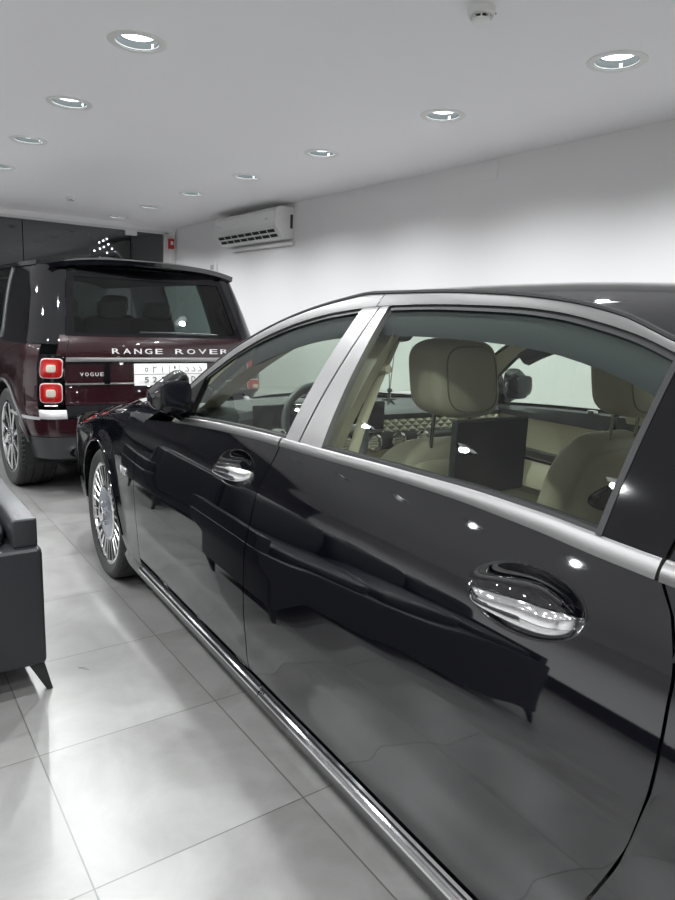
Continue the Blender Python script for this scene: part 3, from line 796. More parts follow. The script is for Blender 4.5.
# ---- wheels
def wheel(parent, at, axis_sign, R, W, rimR, spokes, dish=.0, name='wheel', plate=True, spoke_w=.0062, two=True):
    """tyre (part) with rim pieces as its children; outer face towards axis_sign * x"""
    T = Matrix.Translation(at) @ Matrix.Rotation(PI / 2 * axis_sign, 4, 'Y')
    b = MB()
    h = W / 2; pf = []
    # sidewall - tread with four grooves - sidewall
    pf += [(rimR - .004, -h * .80), (rimR + .012, -h * .92), (lerp(rimR, R, .55), -h * 1.0), (R - .022, -h * .97), (R - .006, -h * .86)]
    g = [-.66, -.25, .25, .66]; gw = .035
    for q_ in g: pf += [(R - .001 if abs(q_) < .5 else R - .003, h * (q_ - gw) ), (R - .010, h * (q_ - gw * .7)), (R - .010, h * (q_ + gw * .7)), (R - .001 if abs(q_) < .5 else R - .003, h * (q_ + gw))]
    pf += [(R - .006, h * .86), (R - .022, h * .97), (lerp(rimR, R, .55), h * 1.0), (rimR + .012, h * .92), (rimR - .004, h * .80)]
    P = []; ns = 192
    for k in range(ns):      # cross grooves cut into the tread blocks
        a = 2 * PI * k / ns; cut = .007 if k % 3 == 0 else 0
        P.append([T @ Vector(((r_ - (cut if r_ > R - .009 and abs(z_) > .3 * h else 0)) * cos(a), (r_ - (cut if r_ > R - .009 and abs(z_) > .3 * h else 0)) * sin(a), z_)) for r_, z_ in pf])
    b.grid(P, cu=True)
    ty = b.build('wheel', M['tyre'], parent, angle=30)
    b = MB(); b.lathe([(rimR + .004, h * .84), (rimR + .006, h * .90), (rimR - .004, h * .92), (rimR - .013, h * .88), (rimR - .016, h * .80)], 72, T); b.build('rim', M['rim'], ty, angle=40)
    b = MB(); b.lathe([(rimR - .014, h * .82), (rimR - .022, h * .70), (rimR - .034, h * .2), (.0, h * .1)], 48, T); b.build('wheel_barrel', M['rimdark'], ty)
    b = MB(); b.lathe([(.02, h * .12), (.175, h * .12), (.175, h * .02), (.02, h * .02)], 48, T); b.build('brake_disc', M['disc'], ty)
    zf = h * (.84 - dish)
    hub = .53 * rimR if plate else .22 * rimR
    for k in range(spokes):
        a = 2 * PI * k / spokes
        b = MB(); P = []
        for t in range(7):
            r_ = lerp(hub * .96, rimR - .014, t / 6); w = spoke_w * (1 + .25 * abs(2 * t / 6 - 1)); zz = zf + lerp(0, h * .06, t / 6)
            P.append([T @ Matrix.Rotation(a, 4, 'Z') @ Vector((r_, y_, z_)) for y_, z_ in ((-w, zz - .03), (-w, zz - .004), (-w * .55, zz), (w * .55, zz), (w, zz - .004), (w, zz - .03))])
        b.grid(P, cv=True)
        b.build('spoke', M['rim'], ty, angle=30)
    b = MB(); b.lathe([(hub + .006, zf - .025), (hub + .006, zf + .002), (hub - .004, zf + .008), (hub - .010, zf + .006)], 56, T); b.build('hub_ring', M['rim'], ty)
    b = MB(); b.lathe([(hub - .009, zf + .0055), (.06, zf + .012), (.0, zf + .013)], 56, T); b.build('hub_cover', M['cover'], ty)
    b = MB(); b.lathe([(.040, zf + .008), (.040, zf + .030), (.033, zf + .036), (.0, zf + .038)], 30, T)
    b.build('hub_cap', M['chrome'], ty, angle=40)
    for k in range(5):
        a = 2 * PI * k / 5
        b = MB(); b.lathe([(.010, 0), (.010, .016), (.007, .019), (0, .019)], 12, T @ Matrix.Translation((.056 * cos(a), .056 * sin(a), zf + .008))); b.build('wheel_bolt', M['chrome'], ty, angle=40)
    return ty
WW = .25
wheel(car, V(.868 + WW / 2, 3.49, .342), -1, .345, WW, .262, 26)
wheel(car, V(2 * LC - .872 - WW / 2, 3.49, .342), 1, .345, WW, .262, 26)
wheel(car, V(.872 + WW / 2, .08, .342), -1, .345, WW, .262, 26)
wheel(car, V(2 * LC - .872 - WW / 2, .08, .342), 1, .345, WW, .262, 26)

# ---- interior
def pipe(b, pts, r=.0022): b.tube(pts, r, 6)
def seat(Lc, sc_, zh, screen, lab=None):
    R1 = Matrix.Rotation(-.24, 3, 'X')      # leans back (top towards the rear): +z -> -s
    R1 = Matrix.Rotation(.24, 3, 'X')
    b = MB()
    def wb(v):
        x, y, z = v; k = z / .36
        return (x * (1 - .16 * max(0, k) ** 3), y + .035 * abs(x / .26) ** 2 * (1 if y > 0 else .3), z)
    b.pillow(V(Lc + .01, sc_ + .12, .70), (.47, .17, .65), .5, R=R1, nu=40, nv=28, warp=wb)
    st = b.build('front_seat', M['beige_leather'], car)
    b = MB(); b.pillow(V(Lc, sc_ + .085, .71), (.42, .13, .56), .45, R=R1, nu=32, nv=20, warp=wb); b.build('seat_back_shell', M['dark_dash'] if False else M['beige_plastic'], st)
    b = MB(); b.pillow(V(Lc, sc_ + .012, .80), (.34, .05, .13), .5, R=R1, warp=lambda v: (v[0], v[1], v[2] * (1 - .6 * abs(v[0] / .17) ** 2))); b.build('seat_pocket', M['gloss_black'], st)
    b = MB(); b.pillow(V(Lc, sc_ + .40, .50), (.53, .56, .18), .4); b.build('seat_cushion', M['beige_leather'], st)
    b = MB(); b.box(V(Lc, sc_ + .40, .36), (.44, .5, .14)); b.build('seat_base', M['plastic'], st, bevel=.02)
    b = MB()
    def wh(v):
        x, y, z = v
        return (x, y - .03 * (1 - (x / .14) ** 2) * 0 + .03 * (abs(x) / .14) ** 2 * (1 if y > 0 else .4) + .10 * (z / .12) * .2, z * (1 - .10 * (x / .14) ** 2))
    b.pillow(V(Lc, sc_, zh), (.272, .15, .238), .46, nu=44, nv=28, warp=wh); b.build('headrest', M['beige_leather'], st)
    b = MB()
    def onback(a, c_):      # point on the rear face of the headrest
        k_ = 1 - abs(a) ** 4.35 - abs(c_) ** 4.35
        v = wh((a * .136, -.075 * max(k_, .01) ** (1 / 4.35), c_ * .119)); return V(Lc, sc_, zh) + Vector(v)
    b.tube([onback(math.copysign(abs(cos(g)) ** .5, cos(g)) * .74, math.copysign(abs(sin(g)) ** .5, sin(g)) * .80) for g in [2 * PI * k / 40 for k in range(40)]], .0028, 6, closed=True)
    b.build('headrest_piping', M['seam'], st)
    for sg in (-1, 1):
        b = MB(); b.tube([V(Lc + sg * .075, sc_ + .01, zh - .085), V(Lc + sg * .075, sc_ + .02, zh - .25)], .0065, 12); b.build('headrest_post', M['chrome'], st)
    if screen:
        b = MB(); b.box(V(1.465, sc_ - .145, 1.003), (.302, .022, .226))
        b.build('rear_display', M['plastic'], st, bevel=.009, seg=3)
        b = MB(); b.box(V(1.465, sc_ - .1572, 1.003), (.288, .0015, .212)); b.build('display_glass', M['screen'], st, smooth=False)
        b = MB(); b.tube([V(1.465, sc_ - .14, .98), V(1.46, sc_ - .02, .98)], .018, 10); b.build('display_arm', M['plastic'], st)
    return st
seat(1.455, 1.535, 1.222, True)
seat(2.185, 1.418, 1.207, False)
# rear bench
for Lc in (1.40, 2.22):
    b = MB(); b.pillow(V(Lc, .62, .48), (.58, .56, .22), .4); rsq = b.build('rear_seat', M['beige_leather'], car)
    b = MB(); b.pillow(V(Lc, .30, .80), (.58, .20, .60), .4, R=Matrix.Rotation(.35, 3, 'X')); b.build('rear_backrest', M['beige_leather'], rsq)
b = MB(); b.box(V(LC, .75, .50), (.20, .9, .34)); b.build('rear_armrest', M['wood'], car, bevel=.02)
# dashboard
b = MB(); P = []
for j in range(33):
    x = -1 + 2 * j / 32; hood_ = .05 * math.exp(-((x + .5) / .28) ** 2)
    P.append([V(LC + x * .80, s + .02 * (1 - x * x), z) for s, z in ((2.90, .985), (2.72, 1.0 + hood_ * .4), (2.55, .995 + hood_), (2.44, .985 + hood_), (2.415, .965 + hood_ * .6), (2.42, .94))])
b.grid(P); dash = b.build('dashboard', M['dark_dash'], car)
b = MB(); b.grid([[V(LC + x * .79, 2.40 - .0 + (z - .86) * .25 + .02 * (1 - x * x), z) for z in (.885, .91, .935, .958)] for x in [-1 + 2 * j / 32 for j in range(33)]]); b.build('quilted_pad', M['quilt'], dash)
b = MB(); b.grid([[V(LC + x * .80, 2.37 + .02 * (1 - x * x) - .012 * (1 - ((z - .855) / .04) ** 2), z) for z in (.812, .835, .855, .875, .892)] for x in [-1 + 2 * j / 32 for j in range(33)]]); b.build('trim_panel', M['wood'], dash)
b = MB(); b.grid([[V(LC + x * .80, s, z) for s, z in ((2.38, .815), (2.45, .62), (2.60, .45))] for x in (-1, -.5, 0, .5, 1)]); b.build('lower_dash', M['beige_leather'], dash)
for Lv in (1.62, 1.76, 1.90, 2.04, 2.50):
    T = Matrix.Translation(V(Lv, 2.366, .853)) @ Matrix.Rotation(PI / 2, 4, 'X')
    b = MB(); b.lathe([(.040, .0), (.042, .016), (.034, .020), (.031, .006), (.0, .004)], 28, T); vt = b.build('air_vent', M['chrome'], dash)
    b = MB()
    for k in range(4): b.box(V(Lv, 2.352, .835 + .012 * k), (.056 - .012 * abs(k - 1.5), .004, .003))
    b.build('vent_slat', M['satin'], vt, smooth=False) if False else b.build('vent_slat', M['satin'], dash, smooth=False)
b = MB(); b.box(V(LC - .28, 2.43, .965), (.66, .02, .13), Matrix.Rotation(.0, 3, 'X')); b.build('instrument_display', M['screen'], dash, bevel=.008)
b = MB(); b.box(V(LC, 1.85, .46), (.24, 1.25, .34)); b.build('centre_console', M['wood'], car, bevel=.03)
# steering wheel
T = Matrix.Translation(V(1.43, 2.235, .95)) @ Matrix.Rotation(PI / 2 - .42, 4, 'X')
b = MB(); b.tube([T @ Vector((.185 * cos(a), .185 * sin(a), 0)) for a in [2 * PI * k / 40 for k in range(40)]], .0165, 12, closed=True); stw = b.build('steering_wheel', M['dark_dash'], car)
b = MB(); b.pillow((0, 0, 0), (.17, .15, .06), .6); b.v = [tuple(T @ Vector(v)) for v in b.v]; b.build('wheel_hub', M['dark_dash'], stw)
b = MB()
for a in (PI * .0, PI, PI * 1.5): b.tube([T @ Vector((.06 * cos(a), .06 * sin(a), 0)), T @ Vector((.178 * cos(a), .178 * sin(a), 0))], [.02, .013], 10, flat=.5)
b.build('wheel_spoke', M['silver_plastic'], stw)
b = MB(); b.tube([T @ Vector((0, 0, -.02)), T @ Vector((0, 0, -.22))], .04, 12); b.build('steering_column', M['dark_dash'], stw)
# inner door cards, pillars, belt
def inner(sg):
    X = (lambda v: v) if sg < 0 else (lambda v: Vector((-v.x, v.y, v.z)))
    for s0, s1 in ((2.80, 1.77), (1.74, .55)):
        b = MB(); ns = 16
        S = [lerp(s0, s1, k / ns) for k in range(ns + 1)]
        b.grid([[X(V(Ls(s, z) + d, s, z)) for d, z in ((.045, belt_hi(s) - .005), (.075, belt_hi(s) - .012), (.095, .975), (.10, .945))] for s in S]); dc = b.build('door_top_pad', M['dark_dash'], car)
        b = MB(); b.grid([[X(V(Ls(s, z) + d, s, z)) for d, z in ((.10, .946), (.085, .90), (.08, .80), (.085, .74))] for s in S]); b.build('door_card', M['beige_leather'], dc)
        b = MB(); b.grid([[X(V(Ls(s, .75) + d, s, z + .02 * (s - 1.2))) for d, z in ((.09, .765), (.105, .755), (.105, .725), (.09, .715))] for s in S]); b.build('door_trim', M['wood'], dc)
        b = MB(); b.grid([[X(V(Ls(s, .6) + d, s, z)) for d, z in ((.09, .72), (.14, .66), (.15, .60), (.09, .55), (.085, .30))] for s in S]); b.build('door_armrest', M['beige_leather'], dc)
        sh = lerp(s0, s1, .42)
        b = MB(); b.tube([X(V(Ls(s, .8) + .115, s, .705 + .03 * sin(PI * k / 8))) for k, s in enumerate([sh + .09 - .18 * k / 8 for k in range(9)])], .010, 8); b.build('inner_handle', M['chrome'], dc)
        b = MB(); b.tube([X(V(Ls(s, .9) + .10, s, .87)) for s in (sh + .25, sh + .20)], .012, 8); b.build('lock_button', M['chrome'], dc)
        b = MB(); b.lathe([(.0, .012), (.02, .010), (.026, 0)], 20, Matrix.Translation(X(V(Ls(s1 + .10, 1.0) + .075, s1 + .10, 1.02)))); b.build('door_tweeter', M['chrome'], dc)
    # B pillar lining and belt
    b = MB(); b.grid([[X(V(Ls(1.6, z) + d, s + .02 * (1.2 - z), z)) for s, d in ((1.72, .03), (1.69, .085), (1.53, .085), (1.50, .03))] for z in (.3, .6, .9, 1.0, 1.1, 1.2, 1.3, 1.40)]); pl = b.build('centre_pillar_lining', M['beige_plastic'], car)
    b = MB(); b.grid([[X(V(Ls(1.6, z) + .10, s + lerp(-.16, 0, k / 8), z)) for s in (1.58, 1.535)] for k, z in enumerate([lerp(.45, 1.33, k / 8) for k in range(9)])]); 
    b.grid([[p + (Vector((.003, 0, 0))) for p in r_] for r_ in [[X(V(Ls(1.6, z) + .10, s + lerp(-.16, 0, k / 8), z)) for s in (1.58, 1.535)] for k, z in enumerate([lerp(.45, 1.33, k / 8) for k in range(9)])]]); b.build('seat_belt', M['beige_plastic'], car)
    b = MB(); b.tube([X(V(Ls(1.6, 1.27) + .10, 1.60, 1.27)), X(V(Ls(1.6, 1.24) + .105, 1.56, 1.24)), X(V(Ls(1.6, 1.24) + .105, 1.51, 1.25))], .012, 8); b.build('belt_guide', M['beige_plastic'], pl)
inner(-1); inner(1)
# rear view mirror
b = MB(); b.pillow(V(LC, 2.36, 1.335), (.26, .035, .075), .5); im = b.build('inner_mirror', M['plastic'], car)
b = MB(); b.pillow(V(LC, 2.34, 1.335), (.24, .006, .06), .4); b.build('mirror_face', M['screen'], im)
b = MB(); b.tube([V(LC, 2.37, 1.35), V(LC, 2.33, 1.41)], .012, 8); b.build('mirror_stalk', M['plastic'], im)
for sg in (-1, 1):
    b = MB(); b.box(V(LC + sg * .36, 2.02, 1.378), (.40, .15, .014), Matrix.Rotation(-.25, 3, 'X')); b.build('sun_visor', M['cream_head'], car, bevel=.005)
b = MB(); b.box(V(LC, 2.0, 1.412), (.2, .2, .025), Matrix.Rotation(-.2, 3, 'X')); b.build('overhead_console', M['cream_head'], car, bevel=.006)
# charm on a cord round the inner mirror
def Wd(v): return car.matrix_basis @ v
car_mat = Matrix.Translation(car.location) @ Matrix.Rotation(-MY, 4, 'Z')
t = thing('hanging_charm', 'dark charm on a long cord hanging from the inner mirror of the black sedan', 'charm', car_mat @ V(LC - .0, 2.33, 1.30))
b = MB(); b.tube([(-.018, 0, .03), (-.012, 0, -.08), (-.002, 0, -.20)], .0018, 6); b.tube([(.018, 0, .03), (.012, 0, -.08), (.002, 0, -.20)], .0018, 6); b.build('cord', M['brass_string'], t)
b = MB(); b.lathe([(0, .012), (.012, .004), (.010, -.008), (.0, -.014)], 14, Matrix.Translation((0, 0, -.21))); b.build('bead', M['plastic'], t)
b = MB()
for k in range(6):
    a = PI * k / 6 * 2; b.tube([(0, 0, -.25), (.04 * cos(a), .02 * sin(a), -.25 + .025 * sin(a))], [.008, .003], 6)
b.tube([(0, 0, -.22), (0, 0, -.27)], .004, 6)
b.build('pendant', M['plastic'], t)
# ------------------------------------------------------------------ maroon SUV
suv = thing('suv', 'dark maroon boxy off-road car seen from behind, standing beyond the black sedan', 'car', (1.95, 5.05, 0), .035)
yr = pchip([.30, .40, .52, .60, .66, .71, .90, 1.05, 1.15, 1.21, 1.4, 1.6, 1.75], [.02, -.02, -.05, -.05, -.035, .0, .0, .0, .012, .04, .145, .26, .33])
si = pchip([.30, .40, .55, .75, .92, 1.02, 1.08, 1.14, 1.21, 1.4, 1.6, 1.74], [.05, .03, .0, -.005, .0, .010, .025, .045, .065, .105, .155, .205])
TA, TB = .80, .385
def rs(t, z, off=0., sg=-1):
    """t: distance along the plan outline from the tail's centre round the left corner; sg -1 left, +1 right"""
    a = abs(t); 
    if a <= TA: x, y, nx, ny = a, .05 * (a / TA) ** 2, .0 + .12 * a / TA, -1
    elif a <= TA + TB:
        ph = (a - TA) / TB * PI / 2; x = TA + .19 * sin(ph); y = .05 + .30 * (1 - cos(ph)) * 1.0 + .018 * sin(ph) ; nx, ny = sin(ph) * .30, -cos(ph) * .19 - .001
    else: x, y, nx, ny = .99 + .015 * min(1, (a - TA - TB) / .6), .368 + (a - TA - TB), 1, 0
    l = math.hypot(nx, ny); nx /= l; ny /= l
    k = 1 - si(z) / .97
    # the shift of the tail with height fades out along the flank
    return Vector(((x * k + nx * off) * (-sg if t < 0 else sg), y + yr(z) * ss(3.6, 0, a) + ny * off, z))
def rgrid(t0, t1, z0, z1, nt, nz, off=0., sg=-1, flange=.02, crown=0.):
    f = lambda g: g if callable(g) else const(g)
    t0, t1, z0, z1 = f(t0), f(t1), f(z0), f(z1)
    P = []; Q = []
    for i in range(nt + 1):
        r = []; q_ = []
        for j in range(nz + 1):
            z = .8
            for _ in range(4):
                t = lerp(t0(z), t1(z), i / nt); z = lerp(z0(t), z1(t), j / nz)
            c_ = crown * (1 - (2 * i / nt - 1) ** 4) * (1 - (2 * j / nz - 1) ** 4)
            r.append(rs(t, z, off + c_, sg)); q_.append(rs(t, z, off - flange, sg))
        P.append(r); Q.append(q_)
    b = MB(); b.grid(P)
    if flange:
        loop = [(i, 0) for i in range(nt)] + [(nt, j) for j in range(nz)] + [(i, nz) for i in range(nt, 0, -1)] + [(0, j) for j in range(nz, 0, -1)]
        b.grid([[P[i][j] for i, j in loop], [Q[i][j] for i, j in loop]], cv=True)
    return b
def rsq_(tc_, zc_, a, b_, off, e, sg):
    # rounded square lens lying on the body corner, with a turned-in edge
    P = []
    for i in range(41):
        g = 2 * PI * i / 40; cx = math.copysign(abs(cos(g)) ** e, cos(g)); cy = math.copysign(abs(sin(g)) ** e, sin(g))
        P.append([rs(tc_ + a * cx * r, zc_ + b_ * cy * r, o_, sg) for r, o_ in ((0, off + .003), (.4, off + .003), (.8, off + .002), (.96, off + .001), (1, off - .002), (1, off - .02))])
    b = MB(); b.grid(P); return b
MP = M['maroon_paint']
TG = .735
# tailgate: upper and lower halves
tg = rgrid(-TG, TG, .862, 1.195, 40, 14).build('tailgate', MP, suv)
b = rgrid(-TG, TG, .70, .855, 40, 10); b.build('lower_tailgate', MP, suv)
rgrid(-.70, .70, 1.215, 1.625, 30, 16, off=-.004, flange=0).build('rear_window', M['privacy'], tg)
for t0, t1, z0, z1 in ((-.755, .755, 1.195, 1.217), (-.76, -.70, 1.195, 1.64), (.70, .76, 1.195, 1.64), (-.76, .76, 1.622, 1.66)):
    rgrid(t0, t1, z0, z1, 16, 10, off=.002, flange=.02).build('window_frame', M['gloss_black'], tg)
rgrid(-.735, .735, 1.012, 1.043, 40, 4, off=.012, flange=.02, crown=.003).build('chrome_bar', M['satin'], tg)
rgrid(-.73, .73, .998, 1.011, 40, 2, off=.003, flange=.01).build('bar_shadow_gap', M['gloss_black'], tg)
rgrid(-.43, .43, .815, 1.0, 20, 8, off=.004, flange=.01).build('plate_recess', MP, tg)
rgrid(-.735, .735, .845, .857, 40, 2, off=.008, flange=.02, crown=.002).build('lower_bar', M['satin'], tg)
for t in (-.445, .445): rgrid(t - .02, t + .02, .85, 1.0, 4, 6, off=.014, flange=.02).build('plate_surround', M['gloss_black'], tg)
b = MB(); b.tube([(.44, -.012, 1.225), (.10, -.014, 1.232), (-.2, -.012, 1.232)], .006, 6); b.build('rear_wiper', M['plastic'], tg)
# lettering on the tailgate
def letters(txt, x0, x1, z, h, name, parent, m, spacing=None, off=.004):
    """spread the characters of txt between x0 and x1"""
    n = len(txt); w = (x1 - x0)
    b = MB()
    adv = w / (n - (1 - .68)) if n > 1 else w
    for i, ch in enumerate(txt):
        if ch == ' ': continue
        cw = adv * .68 * (.16 / .68 if ch in '1I١' else 1)
        vs, fs = text_mesh(ch, cw, h, .006)
        xc = x0 + adv * (i + .34)
        b.add([Vector((xc + p.x, 0, z + p.y)) + Vector((0, rs(xc, z + p.y).y - off - p.z, 0)) for p in vs], fs)
    return b.build(name, m, parent, smooth=False)
letters('RANGE', -.405, -.02, 1.091, .038, 'lettering', tg, M['badge_silver'])
letters('ROVER', .085, .555, 1.091, .038, 'lettering', tg, M['badge_silver'])
letters('VOGUE', -.635, -.47, .922, .026, 'model_badge', tg, M['badge_silver'])
# number plate
b = MB(); b.box((.05, -.014, .916), (.60, .012, .166)); pl = b.build('number_plate', M['plate'], suv, bevel=.006, label='white number plate with two rows of black characters')
y_ = -.0205
b = MB(); b.box((.05 - .02, y_, .920), (.58, .002, .003)); b.box((.03, y_, .916), (.003, .002, .15)); b.box((.115, y_, .916), (.003, .002, .15)); b.build('plate_line', M['plate_ink'], pl, smooth=False)
b = MB()
for dx, dz, sx, sz in ((0, .05, .012, .02), (0, .02, .04, .006), (0, .006, .05, .006), (0, -.02, .05, .008), (0, -.035, .034, .006), (0, -.055, .02, .014)): b.box((.073, y_, .920 + dz), (sx, .002, sz))
b.build('plate_emblem', M['plate_ink'], pl, smooth=False)
def stroke(b, pts, x, z, w, h, t=.0045):
    for (a, c_), (d, e) in zip(pts[:-1], pts[1:]):
        p0 = Vector((x + a * w, y_, z + c_ * h)); p1 = Vector((x + d * w, y_, z + e * h)); dv = p1 - p0; L = dv.length
        b.box((p0 + p1) / 2, (L + t * .7, .002, t), Matrix.Rotation(-math.atan2(dv.z, dv.x), 3, 'Y'))
b = MB()
z1, z2 = .955, .878
for i, ch in enumerate('521'):
    vs, fs = text_mesh(ch, .032 if ch != '1' else .014, .042, .002); b.add([Vector((-.155 + .065 * i + p.x, y_ - p.z, z2 + p.y)) for p in vs], fs)
for i in range(3):
    vs, fs = text_mesh('D', .034, .042, .002); b.add([Vector((.175 + .055 * i + p.x, y_ - p.z, z2 + p.y)) for p in vs], fs)
# eastern arabic numerals and letters drawn as strokes
stroke(b, [(.5 * sin(2 * PI * k / 10), .5 * cos(2 * PI * k / 10)) for k in range(11)], -.155, z1, .022, .026)
stroke(b, [(-.4, .5), (-.4, -.5)], -.088, z1, .030, .042); stroke(b, [(-.4, .5), (0, .3), (.45, .5)], -.088, z1, .030, .042)
stroke(b, [(-.1, .5), (.1, -.5)], -.028, z1, .030, .042)
for i in range(3): stroke(b, [(-.1, .5), (.35, .0), (.4, -.4), (-.45, -.4)], .175 + .055 * i, z1, .034, .036)
b.build('plate_characters', M['plate_ink'], pl, smooth=False)
# corners, tail lamps
for sg, nm in ((-1, 'left'), (1, 'right')):
    rgrid(TG + .006, TG + .07, 1.05, 1.20, 6, 8, sg=sg).build('rear_corner', MP, suv)
    def z0f(t): return .71
    cl = rgrid(TG + .01, .945, .70, 1.06, 12, 12, off=-.002, sg=sg).build('tail_lamp', M['gloss_black'], suv)
    for za, zb in ((.892, 1.035), (.716, .860)):
        rsq_(.838, (za + zb) / 2, .086, (zb - za) / 2, .006, .36, sg).build('lamp_ring', M['lamp_frame'], cl)
        rsq_(.838, (za + zb) / 2, .080, (zb - za) / 2 - .006, .011, .38, sg).build('red_lens', M['red_lamp'], cl)
        rsq_(.838, (za + zb) / 2, .054, (zb - za) / 2 - .030, .015, .40, sg).build('inner_lens', M['red_glow'], cl)
        rsq_(.838, (za + zb) / 2, .036, (zb - za) / 2 - .044, .019, .45, sg).build('clear_lens', M['clear_lamp'], cl)
    rgrid(.79, .89, .695, .703, 6, 2, off=.012, sg=sg, flange=.012).build('lower_reflector', M['lamp_frame'], cl)
    # quarter above and behind the lamp
    # flank with rear wheel arch (centre y .80)
    WYc, WR2, AR2 = .70, .385, .445
    b = MB(); P = []
    t_of_y = lambda y: y - .368 + TA + TB
    cols = [('c', lerp(.949, t_of_y(WYc - AR2) - .001, k / 6)) for k in range(7)] + [('a', t_of_y(WYc - AR2 * cos(PI * k / 36))) for k in range(1, 36)] + [('s', lerp(t_of_y(WYc + AR2) + .001, t_of_y(3.05), k / 12)) for k in range(13)]
    for k, t in cols:
        y = t - TA - TB + .368
        zb = .62 if k == 'c' else .33
        if k == 'a': zb = max(.33, WR2 + math.sqrt(max(0, AR2 ** 2 - (y - WYc) ** 2)))
        P.append([rs(t, lerp(zb, 1.13, j / 24), .0 + (.012 * math.exp(-((lerp(zb, 1.13, j / 24) - zb) / .03) ** 2) if k == 'a' else 0), sg) for j in range(25)])
    b.grid(P); fk = b.build('rear_flank', MP, suv)
    b = MB(); b.tube([r_[0] for r_, (k, t) in zip(P, cols) if k == 'a'], .012, 8); b.build('arch_lip', M['plastic'], fk)
    # rear pillar, side glass
    rgrid(TG + .03, 1.10, 1.135, 1.70, 14, 16, off=-.002, sg=sg).build('rear_pillar', M['black_paint'], suv)  # maroon body pillar given black paint to imitate its shaded side
    pr = rgrid(1.105, 1.80, 1.14, 1.70, 14, 12, off=-.006, sg=sg, flange=0).build('side_window', M['gloss_black'], suv)
    rgrid(1.83, 2.75, 1.14, 1.70, 10, 12, off=-.006, sg=sg, flange=0).build('side_window', M['privacy'], suv)
    rgrid(2.80, 3.75, 1.14, 1.70, 10, 12, off=-.006, sg=sg, flange=0).build('side_window', M['privacy'], suv)
    for ta, tb in ((1.795, 1.835), (2.74, 2.81)): rgrid(ta, tb, 1.14, 1.70, 3, 10, off=.004, sg=sg).build('window_pillar', M['plastic'] if ta < 2 else M['gloss_black'], suv)
    rgrid(1.10, 3.78, 1.125, 1.145, 20, 2, off=.004, sg=sg).build('window_sill', M['gloss_black'], suv)
    rgrid(1.10, 3.80, 1.70, 1.735, 24, 3, off=.004, sg=sg).build('roof_edge', M['gloss_black'], suv)
    # doors and front wing
    rgrid(t_of_y(3.055), t_of_y(3.30), .40, 1.13, 4, 16, sg=sg).build('front_door_panel', MP, suv)
    b = MB(); P = []
    WYf = 3.62
    cols = [('c', t_of_y(3.305))] + [('a', t_of_y(WYf - .43 * cos(PI * k / 30))) for k in range(31)] + [('s', t_of_y(lerp(4.155, 4.45, k / 4))) for k in range(5)]
    for k, t in cols:
        y = t - TA - TB + .368; zb = .40
        if k == 'a': zb = max(.40, WR2 + math.sqrt(max(0, .43 ** 2 - (y - WYf) ** 2)))
        P.append([rs(t, lerp(zb, 1.08, j / 16), 0, sg) for j in range(17)])
    b.grid(P); b.build('front_wing', MP, suv)
    # bumper corner
    rgrid(TG + .004, .945, .606, .668, 12, 6, off=.006, sg=sg, crown=.004).build('bumper_accent', M['silver_plastic'], suv)
    rgrid(.945, 1.40, .598, .618, 8, 4, off=.006, sg=sg).build('bumper_accent_strip', M['silver_plastic'], suv)
    b = MB(); b.tube([rs(.70, .36, .0, sg) + Vector((0, .04, 0)), rs(.70, .36, .0, sg) + Vector((0, -.035, -.004))], [.034, .038], 20, flat=1.5); ex = b.build('exhaust_tip', M['chrome'], suv)
    # dark opening of the tip
    b = MB(); b.lathe([(0, 0), (.030, 0)], 20, Matrix.Translation(rs(.70, .36, .0, sg) + Vector((0, -.0362, -.004))) @ Matrix.Rotation(PI / 2, 4, 'X')); b.build('exhaust_opening', M['dark_slot'], ex)
    b = MB(); b.grid([[Vector((sg * x, WYc - .46 * cos(a), .385 + .46 * sin(a))) for x in (.98, .60)] for a in [PI * k / 20 for k in range(-2, 23)]]); b.build('wheel_housing', M['under'], suv)
    for yc in (WYc, WYf): wheel(suv, Vector((sg * (1.0 - .1425), yc, .385)), sg, .385, .285, .275, 10, name='wheel', plate=False, spoke_w=.018)
rgrid(-1.20, 1.20, .475, .603, 60, 8, flange=.03).build('rear_bumper', MP, suv)
rgrid(-TG, TG, .608, .695, 40, 6, off=.004).build('bumper_step', M['gloss_black'], suv)
rgrid(-1.30, 1.30, .30, .47, 60, 8, off=.0, flange=.05).build('lower_bumper', M['plastic'], suv)
rgrid(-.60, .60, .305, .40, 30, 4, off=.012, flange=.02).build('diffuser', M['silver_plastic'], suv)
# roof with spoiler
b = MB(); P = []
zr = pchip([.10, .22, .5, 1.0, 1.8, 2.6, 3.2, 3.6], [1.735, 1.765, 1.795, 1.825, 1.838, 1.825, 1.77, 1.70])
for i in range(41):
    v = i / 40; row = []
    for j in range(33):
        x = -1 + 2 * j / 32; yb = lerp(.20, 3.45, v); y = yb + (.05 * x * x * (1 - v) * 2 if v < .5 else .15 * (1 - x * x) * (2 * v - 1))
        hw = lerp(.745, .765, min(1, v * 6)); zt = zr(yb)
        ze = 1.705 if v < .85 else lerp(1.705, 1.66, (v - .85) / .15)
        row.append(Vector((x * hw, y, ze + (zt - ze) * (1 - abs(x) ** 3.2))))
    P.append(row)
b.grid(P)
b.grid([[P[0][j] for j in range(33)], [P[0][j] + Vector((0, .01, -.035)) for j in range(33)], [P[0][j] + Vector((0, .11, -.055)) for j in range(33)]])
rf = b.build('roof', M['black_paint'], suv)
rgrid(-.69, .69, 1.655, 1.70, 30, 4, off=.004, flange=.02).build('spoiler_underside', M['gloss_black'], suv)
b = MB(); b.box((.0, .215, 1.728), (.30, .012, .012)); b.build('brake_lamp', M['gloss_black'], rf, bevel=.003)
